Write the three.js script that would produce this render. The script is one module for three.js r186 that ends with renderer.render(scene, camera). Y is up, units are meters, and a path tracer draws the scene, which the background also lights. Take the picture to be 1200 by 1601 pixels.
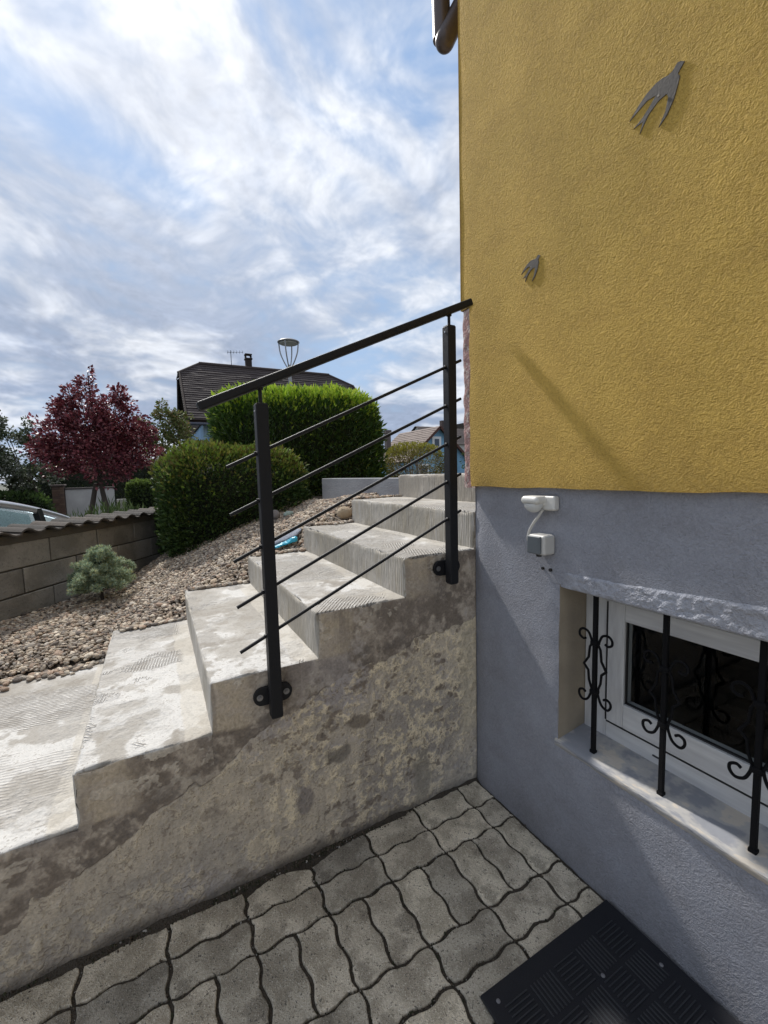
import * as THREE from 'three';
import { mergeGeometries } from 'three/addons/utils/BufferGeometryUtils.js';
import { RoundedBoxGeometry } from 'three/addons/geometries/RoundedBoxGeometry.js';

// ------------------------------------------------------------------ camera, sky, sun, exposure
const scene = new THREE.Scene();
const camera = new THREE.PerspectiveCamera(100.33, 0.75, 0.05, 900);
camera.position.set(-1.253, 1.454, 1.495);
{
  const R = new THREE.Vector3(0.88183827, -0.02627231, 0.47081954), U = new THREE.Vector3(0.06514761, 0.99565991, -0.06646149);
  const B = new THREE.Vector3(-0.46703004, 0.08928105, 0.87972259);
  camera.quaternion.setFromRotationMatrix(new THREE.Matrix4().makeBasis(R, U, B));
}
const renderer = new THREE.WebGLRenderer({ antialias: true });
renderer.toneMapping = THREE.LinearToneMapping;
renderer.toneMappingExposure = 1.52;
renderer.shadowMap.enabled = true;

const SUN = new THREE.Vector3(-0.105, 1.06, -1).normalize();
const sun = new THREE.DirectionalLight(new THREE.Color(1, 0.96, 0.905), 3.05);
sun.position.copy(SUN).multiplyScalar(40); sun.target.position.set(0, 0, 0);
sun.castShadow = true; sun.shadow.mapSize.set(4096, 4096); sun.shadow.radius = 4.2;
Object.assign(sun.shadow.camera, { left: -30, right: 30, top: 30, bottom: -30, near: 1, far: 120 });
scene.add(sun, sun.target);

// ------------------------------------------------------------------ random numbers and noise
function rng(seed) { let s = seed >>> 0; return () => { s = (s + 0x6d2b79f5) | 0; let t = Math.imul(s ^ (s >>> 15), 1 | s); t = (t + Math.imul(t ^ (t >>> 7), 61 | t)) ^ t; return ((t ^ (t >>> 14)) >>> 0) / 4294967296; }; }
const HASH = new Float32Array(65536); { const r = rng(77); for (let i = 0; i < 65536; i++) HASH[i] = r() * 2 - 1; }
const hsh = (x, y, s) => HASH[((x * 374761 + y * 668265 + s * 9749) ^ ((x * 73 + s) << 5) ^ (y * 19349)) & 65535];
function vnoise(x, y, s = 0, p = 0) {                       // value noise, -1..1, period p
  let xi = Math.floor(x), yi = Math.floor(y); const fx = x - xi, fy = y - yi;
  let xj = xi + 1, yj = yi + 1;
  if (p) { xi = ((xi % p) + p) % p; yi = ((yi % p) + p) % p; xj = ((xj % p) + p) % p; yj = ((yj % p) + p) % p; }
  const u = fx * fx * fx * (fx * (fx * 6 - 15) + 10), v = fy * fy * fy * (fy * (fy * 6 - 15) + 10);
  const a = hsh(xi, yi, s), b = hsh(xj, yi, s), c = hsh(xi, yj, s), d = hsh(xj, yj, s);
  return a + (b - a) * u + (c - a) * v + (a - b - c + d) * u * v;
}
function fbm(x, y, oct, s = 0, p = 0, gain = 0.5) {
  let a = 1, t = 0, n = 0;
  for (let i = 0; i < oct; i++) { t += a * vnoise(x, y, s + i * 7, p); n += a; a *= gain; x *= 2; y *= 2; if (p) p *= 2; }
  return t / n;
}
const ss = (a, b, x) => { const t = Math.min(1, Math.max(0, (x - a) / (b - a))); return t * t * (3 - 2 * t); };
const lerp = (a, b, t) => a + (b - a) * t;
const mix3 = (a, b, t) => [a[0] + (b[0] - a[0]) * t, a[1] + (b[1] - a[1]) * t, a[2] + (b[2] - a[2]) * t];
const clamp = (x, a, b) => Math.min(b, Math.max(a, x));
const enc = (c) => { c = clamp(c, 0, 1); return Math.round(255 * (c <= 0.0031308 ? c * 12.92 : 1.055 * Math.pow(c, 1 / 2.4) - 0.055)); };

// ------------------------------------------------------------------ sky: broken altocumulus with a few blue gaps
{
  const W = 4096, H = 2048, data = new Float32Array(W * H * 4), D2 = Math.PI / 180;
  const bump = (az, el, a0, e0, wa, we) => { const da = ((az - a0 + 540) % 360) - 180; return Math.exp(-((da / wa) ** 2 + ((el - e0) / we) ** 2)); };
  const streak = (az, el, a0, e0, a1, e1, w) => {             // a soft band between two directions
    const vx = a1 - a0, vy = e1 - e0, t = clamp(((az - a0) * vx + (el - e0) * vy) / (vx * vx + vy * vy), 0, 1);
    const dx = az - a0 - vx * t, dy = el - e0 - vy * t; return Math.exp(-(dx * dx + dy * dy) / (w * w));
  };
  for (let j = 0; j < H; j++) {
    const el = (j + 0.5) / H * 180 - 90;
    for (let i = 0; i < W; i++) {
      const k = 4 * (j * W + i);
      const phi = ((i + 0.5) / W - 0.5) * 2 * Math.PI;
      const e = Math.max(el, 0), ce = Math.cos(e * D2), x = Math.cos(phi) * ce, z = Math.sin(phi) * ce, y = Math.sin(e * D2);
      const az = Math.atan2(x, -z) / D2;
      let rgb;
      if (el < -1) rgb = [0.22, 0.23, 0.23];
      else {
        const h = 1 / (y + 0.22), px = x * h, pz = z * h;
        const wx = fbm(px * 2.1 + 3, pz * 2.1, 3, 11), wz = fbm(px * 2.1, pz * 2.1 + 9, 3, 23);
        const qx = px + wx * 0.09, qz = pz + wz * 0.09;
        const big = fbm(qx * 1.5, qz * 1.5, 3, 31);
        const mid = 0.75 * fbm(qx * 4.0, qz * 4.0, 3, 47, 0, 0.5) + 0.80 * fbm(qx * 10 + wx * 0.4, qz * 10 + wz * 0.4, 5, 53, 0, 0.55) + 0.06;
        const fine = fbm(qx * 38 + wx * 2, qz * 38 + wz * 2, 4, 63, 0, 0.62);
        const rip = Math.sin((px * 0.45 + pz * 0.9) * 58 + 8 * fbm(px * 3, pz * 3, 2, 71)) * ss(0.0, 0.6, 0.5 * fbm(px * 1.9 + 4, pz * 1.9, 2, 83) + bump(az, el, 29, 34, 14, 8) * 0.75);
        const gap = streak(az, el, -13, 34.5, 6, 29.6, 2.6) * 0.62 + bump(az, el, 31, 38, 11, 6) * 0.36 + bump(az, el, 24, 14, 6, 3) * 0.42 + bump(az, el, 38, 42, 6, 4) * 0.25;
        const d = 0.76 + 0.38 * big + 0.44 * mid + 0.13 * fine + 0.17 * rip - gap + bump(az, el, 4, 38, 10, 6) * 0.25;
        const cov = ss(-0.05, 0.92, d);
        const blue = mix3([0.31, 0.435, 0.62], [0.20, 0.32, 0.54], ss(2, 40, el));
        const low = ss(34, 12, el);
        // bodies of the clouds are darker where they are thick and low, bright where thin and near the sun
        const dk = fbm(qx * 2.0 + 8, qz * 2.0 + 2, 5, 97, 0, 0.55) + 0.34 * (0.15 - mid);
        const dark = ss(-0.34, 0.40, dk + low * 0.14 + bump(az, el, -3, 19.5, 9, 4) * 0.34 + bump(az, el, 14, 19, 5, 3.5) * 0.28 + bump(az, el, 35, 31, 4, 4) * 0.32 - bump(az, el, 3, 38, 16, 8) * 0.25);
        const ca = Math.max(0, x * SUN.x + y * SUN.y + z * SUN.z), glow = Math.exp(-Math.acos(Math.min(1, ca)) / 0.30);
        let wht = mix3([0.585, 0.62, 0.69], [0.265, 0.325, 0.45], dark * (0.62 + 0.38 * low));
        wht = wht.map((c) => c * (0.965 + 0.13 * fine + 0.15 * (mid - 0.1)));
        rgb = mix3(blue, wht, cov);
        rgb = rgb.map((c, n) => c * (1 + 0.12 * glow) + [0.62, 0.58, 0.53][n] * glow * 0.40);
      }
      data[k] = rgb[0] * 0.90; data[k + 1] = rgb[1] * 0.895; data[k + 2] = rgb[2] * 0.88; data[k + 3] = 1;
    }
  }
  const t = new THREE.DataTexture(data, W, H, THREE.RGBAFormat, THREE.FloatType);
  t.mapping = THREE.EquirectangularReflectionMapping; t.magFilter = t.minFilter = THREE.LinearFilter; t.needsUpdate = true;
  scene.background = t; scene.environment = t;
}

// ------------------------------------------------------------------ helpers
function tex(w, h, fn, srgb) {
  const a = new Uint8Array(w * h * 4);
  for (let j = 0; j < h; j++) for (let i = 0; i < w; i++) {
    const c = fn((i + 0.5) / w, (j + 0.5) / h), k = 4 * (j * w + i);
    if (srgb) { a[k] = enc(c[0]); a[k + 1] = enc(c[1]); a[k + 2] = enc(c[2]); } else { a[k] = a[k + 1] = a[k + 2] = Math.round(255 * clamp(c, 0, 1)); }
    a[k + 3] = 255;
  }
  return mkTex(a, w, h, srgb);
}
function mkTex(a, w, h, srgb) {
  const t = new THREE.DataTexture(a, w, h, THREE.RGBAFormat, THREE.UnsignedByteType);
  t.magFilter = t.minFilter = THREE.LinearFilter; t.wrapS = t.wrapT = THREE.RepeatWrapping;
  if (srgb) t.colorSpace = THREE.SRGBColorSpace;
  t.needsUpdate = true; return t;
}
function texPair(w, h, fn) {                                  // fn -> [r, g, b, height]
  const a = new Uint8Array(w * h * 4), b = new Uint8Array(w * h * 4);
  for (let j = 0; j < h; j++) for (let i = 0; i < w; i++) {
    const c = fn((i + 0.5) / w, (j + 0.5) / h), k = 4 * (j * w + i);
    a[k] = enc(c[0]); a[k + 1] = enc(c[1]); a[k + 2] = enc(c[2]); b[k] = b[k + 1] = b[k + 2] = Math.round(255 * clamp(c[3], 0, 1)); a[k + 3] = b[k + 3] = 255;
  }
  return [mkTex(a, w, h, true), mkTex(b, w, h, false)];
}
const rep = (t, x, y, ox = 0, oy = 0) => { const c = t.clone(); c.repeat.set(x, y); c.offset.set(ox, oy); c.needsUpdate = true; return c; };
const std = (o) => new THREE.MeshStandardMaterial({ roughness: 0.9, ...o });
const col = (r, g, b) => new THREE.Color().setRGB(r, g, b);
const used = new Map();
const numbered = (n) => { const k = used.get(n) ?? 0; used.set(n, k + 1); return k ? `${n}_${String(k).padStart(3, '0')}` : n; };
function shade(m) { m.castShadow = m.receiveShadow = true; return m; }
function mesh(name, geo, mat, parent = scene) {
  const m = shade(new THREE.Mesh(Array.isArray(geo) ? join(geo) : geo, mat));
  m.name = parent === scene ? numbered(name) : name; parent.add(m); return m;
}
function join(list) {
  const gs = list.map((g) => { const n = g.index ? g.toNonIndexed() : g; for (const k of Object.keys(n.attributes)) if (!['position', 'normal', 'uv'].includes(k)) n.deleteAttribute(k); return n; });
  return gs.length === 1 ? gs[0] : mergeGeometries(gs);
}
function thing(name, label, category, p = [0, 0, 0], turn = 0, group) {
  const o = new THREE.Group(); o.name = numbered(name); o.position.set(...p); o.rotation.y = turn;
  o.userData = { label, category }; if (group) o.userData.group = group; scene.add(o); return o;
}
const tag = (o, label, category, group) => { Object.assign(o.userData, { label, category }); if (group) o.userData.group = group; return o; };
const struct = (name, geo, mat) => { const m = mesh(name, geo, mat); m.userData.kind = 'structure'; return m; };
const box = (w, h, d, x, y, z, r = 0.004) => { const g = r ? new RoundedBoxGeometry(w, h, d, 2, Math.min(r, w / 2.1, h / 2.1, d / 2.1)) : new THREE.BoxGeometry(w, h, d); return g.translate(x, y, z); };
function tube(pts, r, seg = 24, rs = 8) { return new THREE.TubeGeometry(new THREE.CatmullRomCurve3(pts.map((p) => new THREE.Vector3(...p))), seg, r, rs, false); }
function rod(a, b, r, rs = 14, r2 = r) {                      // capped cylinder from a to b
  const A = new THREE.Vector3(...a), Bv = new THREE.Vector3(...b), d = Bv.clone().sub(A), g = new THREE.CylinderGeometry(r2, r, d.length(), rs, 1);
  g.applyQuaternion(new THREE.Quaternion().setFromUnitVectors(new THREE.Vector3(0, 1, 0), d.normalize())); return g.translate((A.x + Bv.x) / 2, (A.y + Bv.y) / 2, (A.z + Bv.z) / 2);
}
function bar(a, b, w, h, r = 0.004) {                         // rectangular bar from a to b; w across, h in the upright direction
  const A = new THREE.Vector3(...a), Bv = new THREE.Vector3(...b), d = Bv.clone().sub(A), L = d.length(); d.normalize();
  const side = new THREE.Vector3(0, 1, 0).cross(d).normalize(); if (side.lengthSq() < 0.5) side.set(0, 0, 1); const up = d.clone().cross(side);
  const g = r ? new RoundedBoxGeometry(L, h, w, 3, Math.min(r, h / 2.1, w / 2.1)) : new THREE.BoxGeometry(L, h, w);
  g.applyMatrix4(new THREE.Matrix4().makeBasis(d, up, side.negate())); return g.translate((A.x + Bv.x) / 2, (A.y + Bv.y) / 2, (A.z + Bv.z) / 2);
}
function sheet(nu, nv, fn, uvf) {                             // grid surface; fn(u, v) -> [x, y, z]
  const pos = [], uv = [], idx = [];
  for (let j = 0; j <= nv; j++) for (let i = 0; i <= nu; i++) { const p = fn(i / nu, j / nv); pos.push(...p); uv.push(...(uvf ? uvf(p, i / nu, j / nv) : [i / nu, j / nv])); }
  for (let j = 0; j < nv; j++) for (let i = 0; i < nu; i++) { const a = j * (nu + 1) + i, b = a + 1, c = a + nu + 1, d = c + 1; idx.push(a, b, d, a, d, c); }
  const g = new THREE.BufferGeometry(); g.setAttribute('position', new THREE.Float32BufferAttribute(pos, 3)); g.setAttribute('uv', new THREE.Float32BufferAttribute(uv, 2)); g.setIndex(idx); g.computeVertexNormals(); return g;
}
function planar(g, fu) { const p = g.attributes.position, uv = new Float32Array(p.count * 2); for (let i = 0; i < p.count; i++) { const q = fu(p.getX(i), p.getY(i), p.getZ(i)); uv[2 * i] = q[0]; uv[2 * i + 1] = q[1]; } g.setAttribute('uv', new THREE.BufferAttribute(uv, 2)); return g; }
function weather(m, fn) {                                     // slow changes of tone: splashes, fading, old runs of rain
  const p = m.geometry.attributes.position, c = new Float32Array(p.count * 3);
  for (let i = 0; i < p.count; i++) c.set(fn(p.getX(i), p.getY(i), p.getZ(i)), 3 * i);
  m.geometry.setAttribute('color', new THREE.BufferAttribute(c, 3)); m.material = m.material.clone(); m.material.vertexColors = true; return m;
}
const n3 = (x, y, z, f, s) => (vnoise(x * f + z * f * 0.7, y * f - z * f * 0.6, s) + vnoise(z * f + 31, x * f * 0.8 + y * f * 0.5, s + 3)) * 0.5;

// ------------------------------------------------------------------ shared textures
const fine = tex(512, 512, (u, v) => 0.5 + 0.5 * fbm(u * 64, v * 64, 4, 5, 64, 0.7));
// scraped plaster: short grains a few millimetres to a centimetre across
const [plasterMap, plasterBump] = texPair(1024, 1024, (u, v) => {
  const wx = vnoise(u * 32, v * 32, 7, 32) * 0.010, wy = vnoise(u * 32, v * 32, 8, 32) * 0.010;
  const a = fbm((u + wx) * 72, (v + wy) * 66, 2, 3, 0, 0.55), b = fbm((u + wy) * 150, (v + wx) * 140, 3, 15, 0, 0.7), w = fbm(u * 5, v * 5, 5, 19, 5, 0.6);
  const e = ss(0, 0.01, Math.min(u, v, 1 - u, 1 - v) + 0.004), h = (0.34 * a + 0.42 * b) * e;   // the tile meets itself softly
  const c = 0.90 + 0.30 * h + 0.10 * w;                       // hollows painted darker as shade in the grain; broad tone drifts at random
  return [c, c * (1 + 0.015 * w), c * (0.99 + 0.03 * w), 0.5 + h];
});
const mottle = tex(512, 512, (u, v) => { const n = fbm(u * 6, v * 6, 6, 91, 6, 0.6), c = 0.86 + 0.20 * n; return [c, c * (1 + 0.01 * n), c * 0.99]; }, true);

// ------------------------------------------------------------------ the stairs
const SX = [-2.75, -1.528, -1.139, -0.755, -0.371, 0.0, 0.401, 0.80, 2.6];  // risers; the first is the end of the lowest tread
const SY = [0.419, 0.593, 0.769, 0.941, 1.106, 1.273, 1.441, 1.441];
const WZ = -1.364;
const NOISE = (x, y, z) => [0.0022 * n3(x, y, z, 9, 201) + 0.0012 * n3(x, y, z, 45, 207), 0.0030 * n3(x, y, z, 7, 211) + 0.0012 * n3(x, y, z, 50, 217), 0.0030 * n3(x, y, z, 8, 221) + 0.0012 * n3(x, y, z, 45, 227)];
const bandX = [-2.75, -1.712, -1.645, -1.472, -1.299, -1.146, -0.865, -0.702, -0.547, -0.276, -0.024, 0.1];
const bandY = [0.17, 0.195, 0.247, 0.309, 0.38, 0.456, 0.592, 0.657, 0.701, 0.751, 0.783, 0.80];
const band = (x) => { for (let i = 1; i < bandX.length; i++) if (x <= bandX[i]) return lerp(bandY[i - 1], bandY[i], (x - bandX[i - 1]) / (bandX[i] - bandX[i - 1])); return 0.8; };
const stepAt = (x) => { let k = 0; while (k < 7 && x > SX[k + 1]) k++; return k; };

const [faceMap, faceBump] = texPair(2048, 1060, (u, v) => {
  const x = -2.75 + u * 2.76, y = -0.12 + v * 1.43;
  const n1 = fbm(x * 2.6, y * 2.6, 4, 301), n2 = fbm(x * 9, y * 9, 5, 311, 0, 0.6), n3_ = fbm(x * 34, y * 34, 4, 321, 0, 0.6), n4 = fbm(x * 140, y * 140, 3, 331, 0, 0.65), n5 = fbm(x * 14 + 5, y * 20, 4, 341, 0, 0.6);
  const b = band(x) + 0.018 * fbm(x * 6, 0.5, 3, 351) + 0.006 * vnoise(x * 60, 2, 355), k = stepAt(x), fx = x - SX[k], dy = SY[k] - y;
  let c, h;
  const yb = b + 0.045 * fbm(x * 7, y * 7, 4, 385, 0, 0.55) * ss(0, 0.25, fbm(x * 2.2 + 5, y * 2, 2, 387) + 0.15);
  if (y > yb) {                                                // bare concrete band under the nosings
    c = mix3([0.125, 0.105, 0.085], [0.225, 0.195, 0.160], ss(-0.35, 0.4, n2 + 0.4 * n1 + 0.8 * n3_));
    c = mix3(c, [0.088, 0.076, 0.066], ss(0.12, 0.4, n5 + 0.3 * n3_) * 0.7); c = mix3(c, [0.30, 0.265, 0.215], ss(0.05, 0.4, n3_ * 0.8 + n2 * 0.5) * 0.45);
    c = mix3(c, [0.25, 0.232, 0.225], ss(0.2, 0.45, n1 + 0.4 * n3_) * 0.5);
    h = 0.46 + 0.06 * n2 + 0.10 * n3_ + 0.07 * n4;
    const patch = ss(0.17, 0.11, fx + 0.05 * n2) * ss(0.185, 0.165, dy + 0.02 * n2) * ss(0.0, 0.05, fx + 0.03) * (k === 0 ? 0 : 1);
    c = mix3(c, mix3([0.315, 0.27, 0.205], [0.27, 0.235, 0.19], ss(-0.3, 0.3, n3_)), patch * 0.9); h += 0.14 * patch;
    const p2 = ss(0.10, 0.22, n5 + 0.25 * n3_ - 0.10) * ss(0.20, 0.05, dy) ;
    c = mix3(c, [0.36, 0.325, 0.27], p2 * 0.75); h += 0.12 * p2;
  } else {                                                    // old flaking render below
    const left = ss(-0.75, -1.3, x), n6 = fbm(x * 70 + 3, y * 64, 3, 371, 0, 0.6), run = fbm(x * 26, y * 3.2, 3, 375, 0, 0.6);
    c = mix3([0.30, 0.262, 0.205], [0.205, 0.184, 0.158], ss(-0.35, 0.4, n1 + 0.5 * n2 + 0.25 * run));
    c = mix3(c, [0.205, 0.190, 0.192], ss(0.05, 0.5, fbm(x * 5 + 9, y * 5, 4, 361) + 0.4 * n3_) * 0.7);
    const fl = ss(-0.16, 0.42, 0.55 * n2 + 0.6 * n3_ + 0.55 * n6 + 0.02 - 0.10 * left + 0.10 * n1);
    c = mix3(c, [0.46, 0.395, 0.275], fl * (0.85 - 0.25 * left));
    const dk = ss(0.20, 0.52, n5 * 0.9 + 0.35 * n3_ + 0.2 * n6 - 0.03) * (1 - 0.4 * left);
    c = mix3(c, [0.080, 0.064, 0.052], dk * 0.85);
    c = mix3(c, [0.245, 0.222, 0.185], left * 0.35);
    c = mix3(c, [0.155, 0.138, 0.118], ss(0.12, 0.5, run + 0.4 * n3_) * 0.35);
    const tiny = ss(0.30, 0.52, n4 * 0.7 + 0.5 * n6 + 0.12);
    c = mix3(c, [0.085, 0.070, 0.058], tiny * 0.6);
    h = 0.50 + 0.14 * fl - 0.18 * dk + 0.12 * n3_ + 0.10 * n6 + 0.08 * n4 - 0.12 * tiny;
    const edge = ss(0.010, 0.0, yb - y) * ss(-0.25, 0.3, n2); c = mix3(c, [0.07, 0.058, 0.048], edge * 0.75); h -= 0.25 * edge;
    const crk = ss(0.0035, 0.001, Math.abs(fbm(x * 3.1 + 20, y * 3.1, 4, 381, 0, 0.55))) * ss(0.0, 0.3, n1 + 0.1); c = mix3(c, [0.07, 0.058, 0.048], crk * 0.6); h -= 0.15 * crk;
    const end = ss(-0.10, -0.07, x + 0.02 * n2) * ss(0.2, 0.3, y); c = mix3(c, [0.36, 0.315, 0.225], end * 0.55);
  }
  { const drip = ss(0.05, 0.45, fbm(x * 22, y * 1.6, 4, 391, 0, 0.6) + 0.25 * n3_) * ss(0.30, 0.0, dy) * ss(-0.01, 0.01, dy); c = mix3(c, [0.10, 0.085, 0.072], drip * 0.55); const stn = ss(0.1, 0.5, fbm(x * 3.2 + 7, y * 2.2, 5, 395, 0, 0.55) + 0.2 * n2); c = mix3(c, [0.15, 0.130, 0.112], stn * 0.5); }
  const ev = (x0, y0, rx, ry, t) => { const dx = (x - x0) / rx + 0.5 * n2, ey = (y - y0) / ry + 0.5 * n3_; const m = ss(1.15, 0.75, Math.hypot(dx, ey)); c = mix3(c, t, m * 0.8); return m; };
  h -= 0.15 * ev(-0.60, 0.47, 0.055, 0.03, [0.085, 0.07, 0.055]);
  h -= 0.10 * ev(-0.69, 0.36, 0.05, 0.035, [0.10, 0.09, 0.075]);
  ev(-0.83, 0.22, 0.03, 0.06, [0.13, 0.115, 0.105]);
  ev(-0.30, 0.12, 0.05, 0.11, [0.16, 0.145, 0.115]);
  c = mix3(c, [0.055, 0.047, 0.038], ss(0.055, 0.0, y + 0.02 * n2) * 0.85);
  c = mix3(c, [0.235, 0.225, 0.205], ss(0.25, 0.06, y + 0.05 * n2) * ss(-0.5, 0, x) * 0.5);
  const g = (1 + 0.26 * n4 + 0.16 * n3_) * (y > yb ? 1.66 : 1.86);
  return [c[0] * g, c[1] * g * 0.985, c[2] * g * 0.975, h];
});
const [treadMap, treadBump] = texPair(2048, 1064, (u, v) => {
  const x = -2.3 + u * 2.75, z = WZ + v * 1.364, k = stepAt(x), fx = x - SX[k], back = SX[k + 1] - x;
  const n1 = fbm(x * 3.5 + k * 3, z * 3.5, 4, 401), n2 = fbm(x * 11, z * 11, 5, 411, 0, 0.6), n3_ = fbm(x * 45, z * 45, 4, 421, 0, 0.6), n4 = fbm(x * 160, z * 160, 3, 431, 0, 0.6);
  const pale = k < 2 ? 0.30 : k < 4 ? 0.12 : 0.02;
  let c = mix3([0.345, 0.322, 0.285], [0.47, 0.45, 0.415], ss(-0.35, 0.3, n1 + 0.5 * n2));
  const wm = ss(0.10, 0.20, n1 + 0.35 * n2 + pale * (0.4 + 0.9 * ss(-0.75, -0.1, z)) - 0.12);
  c = mix3(c, [0.60, 0.59, 0.565], wm * 0.75);
  const gm = ss(0.16, 0.26, fbm(x * 4.2 + 11, z * 4.2 + k, 4, 441, 0, 0.55) + 0.1 * n3_);
  c = mix3(c, [0.30, 0.275, 0.238], gm * 0.8); { const st = ss(0.18, 0.42, fbm(x * 8 + 2, z * 8 + k * 3, 5, 445, 0, 0.62) + 0.15 * n3_); c = mix3(c, [0.23, 0.205, 0.172], st * 0.6); const sp = ss(0.40, 0.58, n4 * 0.8 + 0.5 * n3_ + 0.1); c = mix3(c, [0.19, 0.17, 0.145], sp * 0.6); }
  const strip = ss(0.085, 0.078, back + 0.012 * n2) * (k < 3 ? 1 : 0.6);  // paler strip at the foot of each riser
  c = mix3(c, [0.50, 0.465, 0.40], strip * 0.6);
  let h = 0.45 + 0.06 * n2 + 0.06 * n3_ + 0.05 * n4 + 0.10 * wm - 0.08 * gm;
  // combed adhesive in patches, each drawn in its own direction
  const cell = fbm(x * 3.1 + 40, z * 3.1 - k * 5, 3, 451, 0, 0.5), ang = [0.12, 1.45, 0.30, 0.9, 0.25, 0.2, 0.3, 0.3][k] + [0, 0.9, -0.6][Math.floor(1.5 + 1.4 * vnoise(Math.floor(x * 3.3 + k) * 3.7, Math.floor(z * 2.9) * 2.3, 461)) % 3];
  let cm = ss(0.07, 0.17, cell + 0.30 * n2 + 0.15 * n3_) * ss(0.04, 0.07, back);
  let ph = (x * Math.sin(ang) + z * Math.cos(ang)) / 0.0125;
  if (k === 0) { const m0 = ss(0.0, 0.05, z + 1.13 - 0.25 * (x + 1.75) + 0.05 * n2) * ss(0.0, 0.06, -(z + 0.74 - 0.1 * (x + 1.75)) + 0.07 * n2); cm = Math.max(cm * 0.4, m0); ph = (z - 0.12 * x + 0.01 * n1) / 0.017; }
  const rg = Math.sin(2 * Math.PI * (ph + 0.35 * n1 + 0.22 * n2 + 0.25 * n3_)) * 0.5 + 0.5, ridge = ss(0.25, 0.6, rg) * (0.75 + 0.9 * n3_ + 0.7 * n2);
  h += cm * (0.42 * ridge - 0.12); c = mix3(c, mix3([0.235, 0.215, 0.19], [0.56, 0.54, 0.505], ridge), cm * (k === 0 ? 0.8 : 0.55));
  const rough = ss(0.20, 0.3, fbm(x * 6 - 3, z * 6 + 4, 4, 471) ); h += rough * 0.22 * n3_; c = mix3(c, [0.40, 0.385, 0.36], rough * 0.4);
  const g = 0.95 + 0.18 * n4 + 0.14 * n3_;
  return [c[0] * g, c[1] * g, c[2] * g, h];
});
const [riserMap, riserBump] = texPair(1024, 768, (u, v) => {
  const z = WZ + u * 1.364, y = 0.40 + v * 1.05; let k = 0; while (k < 6 && y > SY[k]) k++;
  const n1 = fbm(z * 4, y * 4 + k, 4, 501), n2 = fbm(z * 16, y * 5, 4, 511, 0, 0.6), n3_ = fbm(z * 60, y * 40, 4, 521, 0, 0.6);
  const st = k >= 3 ? 1 : 0.25;
  const line = Math.sin(2 * Math.PI * (z / 0.013 + 0.7 * n2 + 0.3 * vnoise(z * 200, y * 8, 531)));
  const m = st * ss(-0.35, 0.1, n1 + 0.25);
  let c = mix3([0.34, 0.312, 0.262], [0.47, 0.445, 0.40], ss(-0.2, 0.3, n1 + (k < 3 ? 0.3 : 0)));
  c = mix3(c, [0.32, 0.285, 0.225], m * ss(0.1, -0.5, line) * 0.75);
  c = mix3(c, [0.38, 0.33, 0.24], ss(0.15, 0.4, n2) * 0.35);
  if (k === 6) c = mix3(c, [0.36, 0.325, 0.28], 0.6);
  const j = ss(0.004, 0.001, Math.abs(z + 0.92 - k * 0.07)) * st; c = mix3(c, [0.15, 0.13, 0.1], j * 0.7);
  const g = 1 + 0.12 * n3_;
  return [c[0] * g, c[1] * g, c[2] * g, 0.5 + 0.20 * m * line + 0.12 * n3_ + 0.1 * n2 - 0.2 * j];
});
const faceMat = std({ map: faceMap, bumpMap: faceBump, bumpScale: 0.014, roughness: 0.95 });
const treadMat = std({ map: treadMap, bumpMap: treadBump, bumpScale: 0.012, roughness: 0.92 });
const riserMat = std({ map: riserMap, bumpMap: riserBump, bumpScale: 0.008, roughness: 0.93 });
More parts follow.
